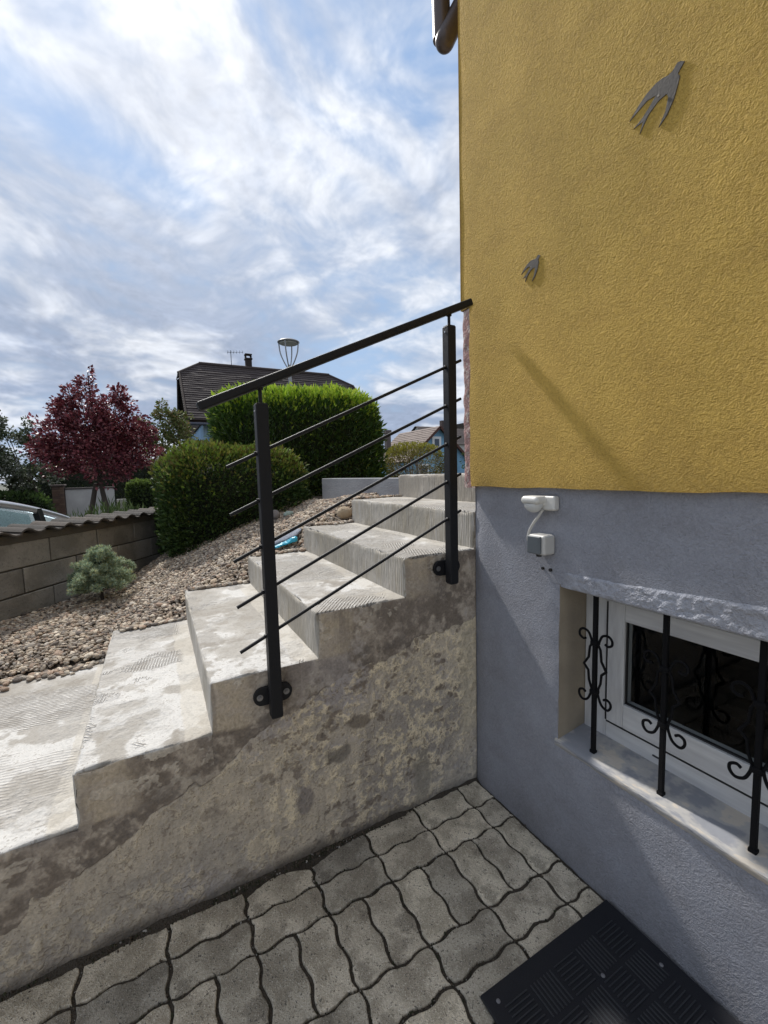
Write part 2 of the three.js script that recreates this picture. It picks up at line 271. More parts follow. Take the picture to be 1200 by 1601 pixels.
{
  const t = thing('concrete_staircase', 'bare concrete garden staircase stripped of its tiles, rising to the yellow house', 'staircase');
  const rough = (p, cut) => { const n = NOISE(p[0], p[1], p[2]); return [p[0] + n[0] + (cut?.[0] ?? 0), p[1] + n[1] + (cut?.[1] ?? 0), p[2] + n[2] + (cut?.[2] ?? 0)]; };
  const chip = (a, b, s) => 0.003 + 0.006 * Math.max(0, vnoise(a * 30, b * 30, s)) + 0.009 * ss(0.40, 0.8, vnoise(a * 13 + 5, b * 13, s + 1));
  const knots = (a, b, n, e = 0.009) => { const r = [a, a + e]; for (let i = 1; i < n; i++) r.push(a + (b - a) * i / n); r.push(b - e, b); return r; };
  const gridOf = (us, vs, f, uvf) => { const g = sheet(us.length - 1, vs.length - 1, (u, v) => f(us[Math.round(u * (us.length - 1))], vs[Math.round(v * (vs.length - 1))]), uvf); return g; };
  for (let k = 0; k < 8; k++) {
    const x0 = SX[k], x1 = SX[k + 1], y1 = SY[k], yl = k ? SY[k - 1] : -0.3, zn = k < 5 ? 0 : k === 5 ? -0.006 : -0.07;
    const ux = knots(x0, x1, Math.max(8, Math.round((x1 - x0) / 0.025))), uz = knots(WZ, zn, 54), uy = knots(-0.3, y1, Math.round((y1 + 0.3) / 0.03)), uyr = knots(yl, y1, Math.max(6, Math.round((y1 - yl) / 0.025)));
    // each corner line is worn back a little, with a few chips
    const wear = (x, y, z) => {
      const dx = Math.max(0, 1 - (x - x0) / 0.008), dyy = Math.max(0, 1 - (y1 - y) / 0.008), dz = Math.max(0, 1 - (zn - z) / 0.008);
      const a = dx * dyy * chip(z, k, 601), b = dyy * dz * chip(x, k, 611), c = dx * dz * (y > yl ? chip(y, k, 621) : 0);
      return [a + c, -a - b, -b - c];
    };
    const P = (x, y, z) => rough([x, y, z], wear(x, y, z));
    const side = gridOf(ux, uy, (x, y) => P(x, y, zn), (p, u, v) => [(p[0] + 2.75) / 2.76, (p[1] + 0.12) / 1.43]);
    const far = sheet(4, 4, (u, v) => [lerp(x1, x0, u), lerp(-0.3, y1, v), WZ], (p) => [(p[0] + 2.75) / 2.76, (p[1] + 0.12) / 1.43]);
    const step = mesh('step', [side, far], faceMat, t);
    mesh('tread', gridOf(ux, uz.slice().reverse(), (x, z) => P(x, y1, z), (p) => [(p[0] + 2.3) / 2.75, (p[2] - WZ) / 1.364]), treadMat, step);
    if (k < 7) mesh('riser', gridOf(uz, uyr, (z, y) => P(x0, y, z), (p) => [(p[2] - WZ) / 1.364, (p[1] - 0.40) / 1.05]), riserMat, step);
  }
}

// ------------------------------------------------------------------ railing
const paint = new THREE.MeshPhysicalMaterial({ color: col(0.010, 0.0105, 0.013), roughness: 0.5, specularIntensity: 0.55, bumpMap: rep(fine, 6, 6), bumpScale: 0.0003 });
const zinc = std({ color: col(0.55, 0.55, 0.56), roughness: 0.35, metalness: 0.9 });
const plastic = std({ color: col(0.012, 0.012, 0.013), roughness: 0.5 });
{
  const t = thing('stair_railing', 'anthracite steel stair railing with five thin rods bolted to the concrete stair side', 'railing');
  const rz = 0.05, ry = (x) => 1.672 + 0.4475 * (x + 1.124);
  mesh('handrail', bar([-1.124, ry(-1.124), rz], [-0.058, ry(-0.058), rz], 0.042, 0.028, 0.007), paint, t);
  for (const [px, y0, y1] of [[-0.933, 0.623, 1.690], [-0.166, 0.984, 2.038]]) {
    const p = mesh('post', box(0.04, y1 - y0, 0.04, px, (y0 + y1) / 2, rz, 0.003), paint, t);
    for (const y of [y1 + 0.0015, y0 - 0.0015]) mesh('end_cap', box(0.034, 0.004, 0.034, px, y, rz, 0.001), plastic, p);
    mesh('bracket', [rod([px, y1, rz], [px, ry(px) - 0.012, rz], 0.006), rod([px, ry(px) - 0.02, rz], [px, ry(px) - 0.012, rz], 0.011)], paint, p);
    mesh('screw', rod([px - 0.0195, y1 - 0.022, rz], [px - 0.022, y1 - 0.022, rz], 0.0035), zinc, p);
    const cy = y0 + 0.06, s = new THREE.Shape(); s.absarc(-0.036, 0, 0.031, Math.PI / 2, Math.PI * 1.5); s.absarc(0.036, 0, 0.031, -Math.PI / 2, Math.PI / 2); s.closePath();
    const pl = mesh('mounting_plate', [new THREE.ExtrudeGeometry(s, { depth: 0.01, bevelEnabled: true, bevelSize: 0.0015, bevelThickness: 0.0015, bevelSegments: 2, curveSegments: 20 }).translate(px, cy, 0.006), box(0.03, 0.05, 0.02, px, cy, 0.022, 0.002)], paint, t);
    for (const s2 of [-1, 1]) mesh('bolt', [rod([px + s2 * 0.047, cy, 0.017], [px + s2 * 0.047, cy, 0.0195], 0.011, 20), rod([px + s2 * 0.047, cy, 0.0195], [px + s2 * 0.047, cy, 0.0255], 0.0065, 6)], std({ color: col(0.25, 0.25, 0.26), roughness: 0.4, metalness: 0.8 }), pl);
  }
  for (let i = 0; i < 5; i++) {
    const x0 = -1.050 + 0.0022 * i, x1 = -0.109 - 0.002 * i, y0 = 1.487 - 0.1545 * i, f = (x) => y0 + 0.4512 * (x + 1.05);
    const r = mesh('rod', rod([x0, f(x0), rz], [x1, f(x1), rz], 0.006, 16), paint, t);
    for (const px of [-0.933, -0.166]) mesh('grub_screw', rod([px - 0.026, f(px - 0.026) + 0.0045, rz + 0.003], [px - 0.026, f(px - 0.026) + 0.009, rz + 0.004], 0.004, 10), px < -0.5 ? paint : zinc, r);
  }
}

// ------------------------------------------------------------------ the yellow house
{
  const t = thing('yellow_house', 'ochre yellow rendered house wall above a blue-grey basement plinth', 'house');
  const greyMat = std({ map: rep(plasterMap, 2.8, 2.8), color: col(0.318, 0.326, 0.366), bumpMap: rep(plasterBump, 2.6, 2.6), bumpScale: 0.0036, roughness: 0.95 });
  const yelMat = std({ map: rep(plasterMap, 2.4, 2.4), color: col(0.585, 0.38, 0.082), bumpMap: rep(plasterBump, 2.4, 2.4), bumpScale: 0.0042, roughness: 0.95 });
  const OZ = [0.46, 1.78], OY = [0.452, 1.043], Z1 = 7.5, YT = 1.386;
  const wav = (y, z) => 0.004 * fbm(z * 2.2, y * 2.2, 3, 701) + 0.0015 * fbm(z * 14, y * 14, 2, 705);
  const zy = (p) => [p[2], p[1]];
  const part = (z0, z1, y0, y1) => sheet(Math.max(2, Math.ceil((z1 - z0) / 0.04)), Math.max(2, Math.ceil((y1 - y0) / 0.04)), (u, v) => {
    const z = lerp(z0, z1, u), y = lerp(y0, y1, v), hole = Math.max(OZ[0] - z, z - OZ[1], OY[0] - y, y - OY[1]);
    const corner = z < 0.001 ? 0.006 + 0.006 * Math.abs(vnoise(y * 25, 3, 709)) : 0;
    return [-wav(y, z) + corner + (hole < 0.004 ? 0.004 : 0), y, z];
  }, zy);
  const plinth = mesh('plinth', [part(0, OZ[0], -0.3, OY[1]), part(OZ[0], OZ[1], -0.3, OY[0]), part(OZ[1], 3.4, -0.3, OY[1]), part(0, 3.4, OY[1], YT + 0.02),
    planar(new THREE.PlaneGeometry(Z1 - 3.4, 1.7).rotateY(-Math.PI / 2).translate(0, 0.55, (Z1 + 3.4) / 2), (x, y, z) => [z, y]),
    planar(new THREE.PlaneGeometry(8, 1.7).rotateY(Math.PI).translate(4.006, 0.55, 0.0), (x, y) => [x, y])], greyMat, t);
  weather(plinth, (x, y, z) => { const n = fbm(z * 2.6, y * 2.6, 4, 721, 0, 0.55), q = fbm(z * 9, y * 2.2, 4, 725, 0, 0.6), d = ss(0.22, -0.02, y + 0.08 * q); const k = 1 + 0.13 * n + 0.06 * q; return mix3([k, k, k], [0.66, 0.63, 0.58], d * 0.55); });
  // roughly patched strip of render over the window
  mesh('lintel_render', sheet(220, 28, (u, v) => {
    const z = lerp(0.44, 1.85, u), y = lerp(1.034, 1.128 - 0.03 * ss(0.5, 0, u), v), m = Math.min(ss(0, 0.06, u), ss(0, 0.10, v) + 0.6, ss(1, 0.75, v));
    return [-0.005 - wav(y, z) + 0.012 - m * (0.012 + 0.005 * fbm(z * 10, y * 14, 3, 711) + 0.005 * Math.max(-0.3, fbm(z * 60, y * 60, 3, 715, 0, 0.6))), y, z];
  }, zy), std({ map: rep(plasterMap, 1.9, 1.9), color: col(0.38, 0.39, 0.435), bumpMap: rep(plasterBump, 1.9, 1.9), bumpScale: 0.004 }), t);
  // reveals, sill and the dark cellar behind
  const revMat = std({ map: rep(mottle, 1.2, 1.2), color: col(0.335, 0.285, 0.215), bumpMap: rep(plasterBump, 0.8, 0.8), bumpScale: 0.0015 });
  const [sm, sb] = texPair(512, 256, (u, v) => { const n = fbm(u * 12, v * 5, 5, 731, 0, 0.6), n2 = fbm(u * 60, v * 20, 3, 735); const c = mix3([0.24, 0.245, 0.265], [0.37, 0.36, 0.345], ss(-0.15, 0.2, n + 0.55 * ss(0.35, 0.0, v) + 0.1 * ss(0.2, 0.8, u))); const q = mix3(c, [0.55, 0.48, 0.39], ss(0.25, 0.4, n + 0.25 * ss(0.3, 0, v)) * 0.6); return [q[0], q[1], q[2], 0.5 + 0.2 * n + 0.15 * n2]; });
  const sillMat = std({ map: sm, bumpMap: sb, bumpScale: 0.004 });
  mesh('reveal', [sheet(8, 24, (u, v) => [lerp(0.002, 0.19, u), lerp(OY[0], OY[1], v), OZ[0] + 0.003 * vnoise(v * 6, u * 3, 741)], (p) => [p[0], p[1]]),
    sheet(4, 8, (u, v) => [lerp(0.19, 0.002, u), lerp(OY[0], OY[1], v), OZ[1]], (p) => [p[0], p[1]]),
    sheet(12, 4, (u, v) => [lerp(0.19, 0.006, v), OY[1], lerp(OZ[0], OZ[1], u)], (p) => [p[2], p[0]])], revMat, t);
  mesh('sill', sheet(90, 12, (u, v) => {
    const z = lerp(OZ[0] - 0.01, OZ[1], u), n = 0.003 * fbm(z * 14, v * 3, 3, 751);
    const q = [[0.004, 0.425], [-0.004, 0.437], [-0.006, 0.449], [-0.002, 0.456], [0.012, 0.459], [0.05, 0.464], [0.09, 0.469], [0.14, 0.474], [0.19, 0.478]]; const f = v * 8, i = Math.min(7, Math.floor(f)), w = f - i;
    return [lerp(q[i][0], q[i + 1][0], w) + n * 0.8, lerp(q[i][1], q[i + 1][1], w) + n * 0.7, z];
  }, (p, u, v) => [u * 1.32, v]), sillMat, t);
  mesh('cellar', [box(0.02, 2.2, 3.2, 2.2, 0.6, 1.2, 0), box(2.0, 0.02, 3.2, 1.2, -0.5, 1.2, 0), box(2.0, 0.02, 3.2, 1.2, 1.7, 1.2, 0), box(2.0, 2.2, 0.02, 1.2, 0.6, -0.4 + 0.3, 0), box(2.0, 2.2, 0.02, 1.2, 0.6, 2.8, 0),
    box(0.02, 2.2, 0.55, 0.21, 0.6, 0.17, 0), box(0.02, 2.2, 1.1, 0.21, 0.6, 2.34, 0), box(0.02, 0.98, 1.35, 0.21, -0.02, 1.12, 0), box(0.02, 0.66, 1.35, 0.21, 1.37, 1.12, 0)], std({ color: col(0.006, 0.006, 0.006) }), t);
  const white = std({ map: rep(mottle, 0.7, 0.7), color: col(0.63, 0.63, 0.63), roughness: 0.38, bumpMap: rep(fine, 3, 3), bumpScale: 0.0002 });
  const FX = 0.170, fz = [0.462, 1.778], fy = [0.470, 1.041];
  const ring = (z0, z1, y0, y1, a, x, d, yb = a) => [box(d, y1 - y0, a, x, (y0 + y1) / 2, z0 + a / 2, 0.004), box(d, y1 - y0, a, x, (y0 + y1) / 2, z1 - a / 2, 0.004), box(d, yb, z1 - z0 - 2 * a, x, y0 + yb / 2, (z0 + z1) / 2, 0.004), box(d, a, z1 - z0 - 2 * a, x, y1 - a / 2, (z0 + z1) / 2, 0.004)];
  const w = mesh('window', ring(fz[0], fz[1], fy[0] - 0.025, fy[1], 0.088, FX, 0.05), white, t);
  mesh('sash', [...ring(0.553, 1.687, 0.537, 0.985, 0.062, FX - 0.003, 0.05, 0.088)], white, w);
  mesh('gasket', ring(0.6135, 1.6265, 0.6235, 0.9245, 0.006, FX - 0.012, 0.012), plastic, w);
  mesh('pane', planar(new THREE.PlaneGeometry(1.03, 0.32).rotateY(-Math.PI / 2).translate(FX - 0.006, 0.775, 1.12), (x, y, z) => [z, y]), new THREE.MeshPhysicalMaterial({ color: col(0.75, 0.78, 0.78), transmission: 1, thickness: 0, roughness: 0.02, ior: 1.45, specularIntensity: 0.7 }), w);
  mesh('drain_slot', [box(0.006, 0.005, 0.03, FX - 0.0255, 0.50, 0.735, 0.001)], plastic, w);
  mesh('seam', [box(0.004, 0.44, 0.004, FX - 0.0275, 0.76, 0.5515, 0), box(0.004, 0.004, 1.13, FX - 0.0275, 0.5355, 1.12, 0)], plastic, w);

  // insulated upper wall with a broken corner below the handrail
  const X = -0.030, ZC = -0.046;
  const wy = (y, z) => 0.004 * fbm(z * 1.8, y * 1.8, 3, 761) + 0.001 * fbm(z * 12, y * 12, 2, 765);
  const yl = (z0, z1, y0, y1) => sheet(Math.ceil((z1 - z0) / 0.035), Math.ceil((y1 - y0) / 0.05), (u, v) => { const z = lerp(z0, z1, u), y = lerp(y0, y1, v); const low = y < YT + 0.001 ? 0.005 * fbm(z * 7, 1, 3, 771) : 0; const rag = z === z0 && y < 2.15 ? 0.004 * vnoise(y * 28, 5, 775) : 0; return [X - wy(y, z) + (z === z0 ? 0.003 : 0) + (y < YT + 0.001 ? 0.003 : 0), y + low, z + rag]; }, zy);
  const top = 6.6;
  const ywall = mesh('wall', [yl(0.006, 3.4, YT, 2.15), yl(ZC, 3.4, 2.15, 3.8), planar(new THREE.PlaneGeometry(3.45, top - 3.8).rotateY(-Math.PI / 2).translate(X, (top + 3.8) / 2, 1.675), (x, y, z) => [z, y]),
    planar(new THREE.PlaneGeometry(Z1 - 3.4, top - YT).rotateY(-Math.PI / 2).translate(X, (top + YT) / 2, (Z1 + 3.4) / 2), (x, y, z) => [z, y]),
    planar(new THREE.PlaneGeometry(8, top - 2.15).rotateY(Math.PI).translate(4 + X, (top + 2.15) / 2, ZC), (x, y) => [x, y]), planar(new THREE.PlaneGeometry(7.9, 2.15 - YT).rotateY(Math.PI).translate(4.05, (2.15 + YT) / 2, ZC + 0.004), (x, y) => [x, y]),
    sheet(60, 2, (u, v) => { const z = lerp(0.006, 3.4, u); return [lerp(X + 0.003, 0.02, v), YT + 0.005 * fbm(z * 7, 1, 3, 771), z]; }, (p) => [p[2], p[0]])], yelMat, t);
  weather(ywall, (x, y, z) => { const n = fbm(z * 1.7, y * 1.7, 5, 727, 0, 0.55), q = fbm(z * 8, y * 1.3, 4, 729, 0, 0.6), d = ss(1.62, 1.36, y + 0.12 * q); const k = 1 + 0.13 * n + 0.07 * q; return mix3([k, k * (1 - 0.02 * n), k * (1 + 0.05 * q)], [0.86 * k, 0.83 * k, 0.85 * k], d * 0.5); });
  const [pm, pb] = texPair(256, 1024, (u, v) => { const n = fbm(u * 4, v * 40, 5, 781, 0, 0.6), m = fbm(u * 9, v * 90, 3, 785, 0, 0.6); const c = mix3(mix3([0.40, 0.235, 0.215], [0.30, 0.185, 0.175], ss(-0.2, 0.3, n)), [0.50, 0.43, 0.38], ss(0.2, 0.45, n + 0.6 * m + ss(0.93, 1.0, v) * 0.5)); return [c[0], c[1], c[2], 0.5 + 0.3 * n + 0.3 * m]; });
  mesh('bare_corner', [sheet(6, 70, (u, v) => { const y = lerp(YT - 0.004, 2.15, v); return [X + 0.007 + 0.003 * fbm(u * 3, y * 40, 2, 791) + (u === 0 ? 0.004 : 0), y, lerp(ZC + 0.004 + 0.005 * vnoise(y * 22, 1, 795), 0.014, u)]; }),
    sheet(2, 2, (u, v) => [lerp(X + 0.012, 0.05, u), YT - 0.004, lerp(0.014, ZC + 0.006, v)]), sheet(2, 2, (u, v) => [lerp(X + 0.008, 0.02, u), 2.149, lerp(ZC, 0.012, v)])], std({ map: pm, bumpMap: pb, bumpScale: 0.006 }), t).userData.label = 'chipped pinkish bare edge of the wall insulation at the house corner';
  // roof, gutter and the elbow of the rain pipe beyond the corner
  const tile = std({ color: col(0.085, 0.05, 0.038), roughness: 0.85 });
  const rf = [];
  { const s = new THREE.Shape(); s.moveTo(-0.55, 4.35); s.lineTo(3.75, 8.2); s.lineTo(8.05, 4.35); s.lineTo(8.05, 4.5); s.lineTo(3.75, 8.36); s.lineTo(-0.55, 4.5); s.closePath(); rf.push(new THREE.ExtrudeGeometry(s, { depth: 8.1, bevelEnabled: false }).rotateY(Math.PI / 2).scale(1, 1, -1).translate(-0.05, 0, 0)); }
  const roof = mesh('roof', rf, tile, t);
  roof.geometry.computeVertexNormals();
  const metal = std({ color: col(0.085, 0.068, 0.064), roughness: 0.42, metalness: 0.35 });
  mesh('gutter', [box(8.0, 0.11, 0.11, 4.1, 4.30, -0.62, 0.05), box(7.8, 0.16, 0.03, 4.2, 4.36, -0.52, 0.004)], metal, t);
  mesh('downpipe', [rod([0.083, 3.475, -0.285], [0.20, 3.70, -0.27], 0.046, 24), new THREE.SphereGeometry(0.046, 24, 16).translate(0.083, 3.475, -0.285), rod([0.083, 3.50, -0.31], [0.085, 4.3, -0.33], 0.042, 20)], metal, t);
  mesh('wall_core', [box(7.4, 4.9, 7.2, 3.9, 4.0, 3.7, 0)], std({ color: col(0.2, 0.2, 0.2) }), t);
}
// swallows cut out of sheet steel
{
  const out = [[0.834, 2.456], [0.842, 2.449], [0.827, 2.433], [0.832, 2.423], [0.829, 2.409], [0.819, 2.378], [0.803, 2.352], [0.784, 2.337], [0.800, 2.364], [0.806, 2.394], [0.802, 2.405], [0.781, 2.402], [0.758, 2.388], [0.743, 2.368], [0.734, 2.353], [0.742, 2.379], [0.716, 2.378], [0.740, 2.389], [0.760, 2.406], [0.775, 2.421], [0.752, 2.424], [0.726, 2.414], [0.704, 2.405], [0.730, 2.429], [0.750, 2.442], [0.773, 2.450], [0.790, 2.450], [0.804, 2.446], [0.814, 2.448], [0.826, 2.459]];
  const steel = std({ color: col(0.088, 0.078, 0.066), roughness: 0.55, metalness: 0.45, bumpMap: rep(fine, 4, 4), bumpScale: 0.0004 });
  const make = (label, z, y, s) => {
    const sh = new THREE.Shape(out.map(([a, b]) => new THREE.Vector2((a - 0.838) * s, (b - 2.453) * s)));
    const g = new THREE.ExtrudeGeometry(sh, { depth: 0.002, bevelEnabled: true, bevelSize: 0.0004, bevelThickness: 0.0004, bevelSegments: 1 }).rotateY(-Math.PI / 2);
    const t = thing('swallow_ornament', label, 'wall ornament', [-0.0300 - 0.004 * fbm(z * 1.8, y * 1.8, 3, 761), y, z], 0, 'steel swallows on the yellow wall');
    mesh('silhouette', g, steel, t); mesh('spacer', [rod([-0.001, -0.035 * s, -0.03 * s], [0.003, -0.035 * s, -0.03 * s], 0.004), rod([-0.0045, -0.04 * s, -0.055 * s], [-0.006, -0.04 * s, -0.055 * s], 0.0035 * s)], steel, t);
  };
  make('larger grey steel swallow cut-out, high up on the yellow wall', 0.838, 2.453, 1);
  make('smaller grey steel swallow cut-out, lower on the yellow wall near the railing', 0.392, 2.191, 0.63);
}
// window bars
{
  const iron = new THREE.MeshPhysicalMaterial({ color: col(0.006, 0.006, 0.007), roughness: 0.6, specularIntensity: 0.25, bumpMap: rep(fine, 3, 3), bumpScale: 0.0008 });
  const t = thing('window_grille', 'black wrought iron bars with scrolls in front of the basement window', 'window grille');
  const flat = (pts, zc) => { const c = new THREE.CatmullRomCurve3(pts.map(([z, y]) => new THREE.Vector3(0.04, y, zc + z)), false, 'centripetal'); return new THREE.TubeGeometry(c, pts.length * 7, 0.0042, 7, false); };
  for (const zc of [0.578, 0.806, 1.034, 1.262, 1.490, 1.70]) {
    const yb = 0.462, b = mesh('window_bar', [box(0.014, 1.046 - yb, 0.014, 0.04, (1.046 + yb) / 2, zc, 0.002), box(0.019, 0.012, 0.019, 0.04, yb + 0.004, zc, 0.003)], iron, t);
    const q = [];
    for (const s of [-1, 1]) {
      q.push(flat([[0.010 * s, 0.845], [0.016 * s, 0.868], [0.028 * s, 0.890], [0.047 * s, 0.895], [0.060 * s, 0.884], [0.060 * s, 0.868], [0.046 * s, 0.860], [0.036 * s, 0.864]], zc));
      q.push(flat([[0.010 * s, 0.695], [0.016 * s, 0.668], [0.028 * s, 0.645], [0.047 * s, 0.638], [0.059 * s, 0.650], [0.058 * s, 0.667], [0.044 * s, 0.674], [0.034 * s, 0.668]], zc));
      const L = [[0.007, 0.862], [0.020, 0.838], [0.024, 0.800], [0.042, 0.770], [0.025, 0.752], [0.022, 0.720], [0.007, 0.678]].map(([a, y]) => [0.04, y, zc + a * s]);
      for (let i = 1; i < L.length; i++) q.push(rod(L[i - 1], L[i], 0.0042, 8), new THREE.SphereGeometry(0.0043, 8, 6).translate(...L[i]));
    }
    mesh('scroll', q, iron, b);
    for (const y of [0.858, 0.684]) mesh('collar', box(0.024, 0.016, 0.026, 0.04, y, zc, 0.004), iron, b);
  }
}
// motion sensor and outlet box
{
  const wp = std({ color: col(0.62, 0.61, 0.57), roughness: 0.4 }), gp = std({ color: col(0.10, 0.115, 0.125), roughness: 0.45 }), gw = std({ color: col(0.50, 0.49, 0.46), roughness: 0.45 });
  const t = thing('motion_sensor', 'small white motion sensor with hanging cable under the yellow wall', 'motion sensor');
  mesh('housing', [box(0.030, 0.052, 0.072, -0.016, 1.334, 0.425, 0.008), rod([-0.02, 1.334, 0.415], [-0.055, 1.334, 0.395], 0.014, 14)], wp, t);
  mesh('sensor_head', [new RoundedBoxGeometry(0.062, 0.030, 0.082, 6, 0.0145).translate(-0.046, 1.345, 0.386)], wp, t);
  mesh('lens', new THREE.SphereGeometry(1, 28, 14, 0, Math.PI * 2, Math.PI * 0.5, Math.PI * 0.5).scale(0.029, 0.034, 0.038).translate(-0.047, 1.333, 0.384), std({ color: col(0.56, 0.57, 0.56), roughness: 0.25 }), t);
  mesh('cable', tube([[-0.03, 1.312, 0.412], [-0.034, 1.285, 0.395], [-0.032, 1.255, 0.368], [-0.030, 1.222, 0.347], [-0.030, 1.195, 0.343], [-0.028, 1.172, 0.352], [-0.026, 1.160, 0.368]], 0.0052, 40, 10), gw, t);
  const b = thing('outlet_box', 'white surface socket box with grey hinged lid below the motion sensor', 'socket box');
  mesh('housing', [box(0.058, 0.072, 0.076, -0.030, 1.184, 0.406, 0.009)], gw, b);
  mesh('lid', [box(0.010, 0.064, 0.060, -0.063, 1.184, 0.402, 0.004)], gp, b);
  mesh('cable_gland', [rod([-0.034, 1.150, 0.398], [-0.034, 1.138, 0.398], 0.010, 12)], plastic, b);
  const holes = thing('drill_holes', 'two dark drill holes in the grey plinth under the socket box', 'drill holes');
  for (const [z, y, r] of [[0.389, 1.088, 0.0055], [0.424, 1.088, 0.0065]]) mesh('hole', rod([-0.0065, y, z], [0.01, y, z], r, 9), std({ color: col(0.012, 0.011, 0.011) }), holes);
}

// ------------------------------------------------------------------ paved yard
{
  struct('ground', planar(new THREE.PlaneGeometry(700, 700, 1, 1).rotateX(-Math.PI / 2).translate(0, -0.31, -150), (x, y, z) => [x, z]), std({ color: col(0.07, 0.075, 0.05), map: rep(mottle, 0.2, 0.2) }));
  const yard = new THREE.Group(); yard.name = 'pavement'; yard.userData.kind = 'structure'; scene.add(yard);
  const P = 0.119, X0 = -0.122, Z0 = 0.012, A = 0.0058, G = 0.0052;
  const soil = std({ color: col(0.062, 0.050, 0.037), bumpMap: rep(fine, 3, 3), bumpScale: 0.008, map: rep(mottle, 2, 2) });
  mesh('bedding', sheet(120, 90, (u, v) => { const x = lerp(-3.2, -0.0, u), z = lerp(0.0, 2.4, v); return [x, -0.008 + 0.006 * fbm(x * 30, z * 30, 3, 801) + 0.016 * ss(0.035, 0.0, z) * (0.7 + 0.5 * vnoise(x * 9, 2, 803)), z]; }, (p) => [p[0], p[2]]), soil, yard);
  mesh('yard_surface', planar(new THREE.PlaneGeometry(6, 5).rotateX(-Math.PI / 2).translate(-3, -0.006, 4.88), (x, y, z) => [x, z]), std({ color: col(0.46, 0.435, 0.39), map: rep(mottle, 1, 1) }), yard);
  mesh('yard_surface', planar(new THREE.PlaneGeometry(2.8, 2.4).rotateX(-Math.PI / 2).translate(-4.6, -0.006, 1.2), (x, y, z) => [x, z]), std({ color: col(0.46, 0.435, 0.39), map: rep(mottle, 1, 1) }), yard);
  const [pm, pb] = texPair(1024, 1024, (u, v) => {
    const n = fbm(u * 7, v * 7, 5, 811, 7, 0.6), m = fbm(u * 90, v * 90, 3, 821, 90, 0.6), g = fbm(u * 230, v * 230, 2, 831, 230);
    let c = mix3([0.225, 0.206, 0.172], [0.375, 0.350, 0.302], ss(-0.38, 0.38, n + 0.35 * m)); c = mix3(c, [0.13, 0.118, 0.098], ss(0.12, 0.38, fbm(u * 5 + 3, v * 5, 4, 841, 5, 0.6)) * 0.65);
    c = mix3(c, [0.06, 0.055, 0.048], ss(0.36, 0.55, m) * 0.8); c = mix3(c, [0.50, 0.49, 0.46], ss(0.50, 0.65, g) * 0.65); const k = 1 + 0.16 * g; c = c.map((q) => q * k);
    return [c[0], c[1], c[2], 0.55 + 0.12 * n + 0.16 * m + 0.14 * g - 0.25 * ss(0.55, 0.7, m)];
  });
  const mats = [[1.86, 1.78, 1.62], [1.60, 1.53, 1.41], [1.26, 1.22, 1.14], [2.0, 1.90, 1.72], [0.96, 0.94, 0.90]].map((c) => std({ map: rep(pm, 2, 2), bumpMap: rep(pb, 2, 2), bumpScale: 0.008, color: col(...c), roughness: 0.93 }));
  const cache = new Map();
  // outline with wavy sides; a straight side where the paver is cut against the wall
  function paverGeo(w, d, cut, variant) {
    const key = [w, d, cut, variant].join(); if (cache.has(key)) return cache.get(key);
    const pts = [], r = rng(50 + variant * 7 + Math.round(w * 1000)), N = 9, wob = () => (r() - 0.5) * 0.0030 + (r() < 0.06 ? (r() - 0.5) * 0.004 : 0), wave = (s) => A * Math.sin(2 * Math.PI * s / P);
    const side = (n, f) => { for (let i = 0; i < n; i++) pts.push(f(i / n)); };
    const nx = Math.round(w / P) * N, nz = Math.round(d / P) * N;
    const back = /^back|^corner/.test(cut), right = cut === 'right' || cut === 'corner', q = cut === 'corner' ? 1 : +cut.slice(4);
    // the first row is cut to the foot of the stairs: tight at the right, gaping and broken at the left
    const edge = (t) => q === 1 ? -0.007 : q === 2 ? -0.004 + 0.010 * (1 - t) : q === 3 ? 0.004 + 0.040 * (1 - t) ** 2 : q === 4 ? 0.010 + 0.034 * (2 * t - 1) ** 2 : q === 5 ? 0.006 + 0.012 * t : 0.008 + 0.004 * Math.sin(9 * t + q);
    side(nx, (t) => [G + t * (w - 2 * G), back ? edge(t) + 1.5 * wob() : G + wave(t * w) + wob()]);
    side(nz, (t) => [w - G - (right ? 0.004 : 0) + (right ? 0 : wave(t * d)) + wob(), (back ? edge(1) : G) + t * (d - G - (back ? edge(1) : G))]);
    side(nx, (t) => [w - G - t * (w - 2 * G), d - G + wave((1 - t) * w) + wob()]);
    side(nz, (t) => [G + wave((1 - t) * d) + wob(), d - G - t * (d - G - (back ? edge(0) : G))]);
    const sh = new THREE.Shape(pts.map(([a, b]) => new THREE.Vector2(a, -b)));
    const g = new THREE.ExtrudeGeometry(sh, { depth: 0.05, bevelEnabled: true, bevelSize: 0.0035, bevelOffset: -0.0035, bevelThickness: 0.0035, bevelSegments: 2, steps: 1 });
    g.rotateX(-Math.PI / 2).translate(0, -0.054, 0); planar(g, (x, y, z) => [x + variant * 0.377 + w, z + variant * 0.213 + d]); cache.set(key, g); return g;
  }
  const r = rng(4242);
  const lay = (x, z, w, d, cut) => {
    const g = paverGeo(w, d, cut, Math.floor(r() * 6)), left = ss(-0.35, -0.85, x) * 0.62, q = r();
    const m = mesh('paver', g, mats[q < 0.36 - left * 0.5 ? 0 : q < 0.62 - left * 0.4 ? 1 : q < 0.86 - left * 0.2 ? 2 : q < 0.93 - left * 0.3 ? 3 : 4], yard);
    m.position.set(x, (r() - 0.5) * 0.005, z); m.rotation.set((r() - 0.5) * 0.012, (r() - 0.5) * 0.010, (r() - 0.5) * 0.012);
  };
  let z = Z0;
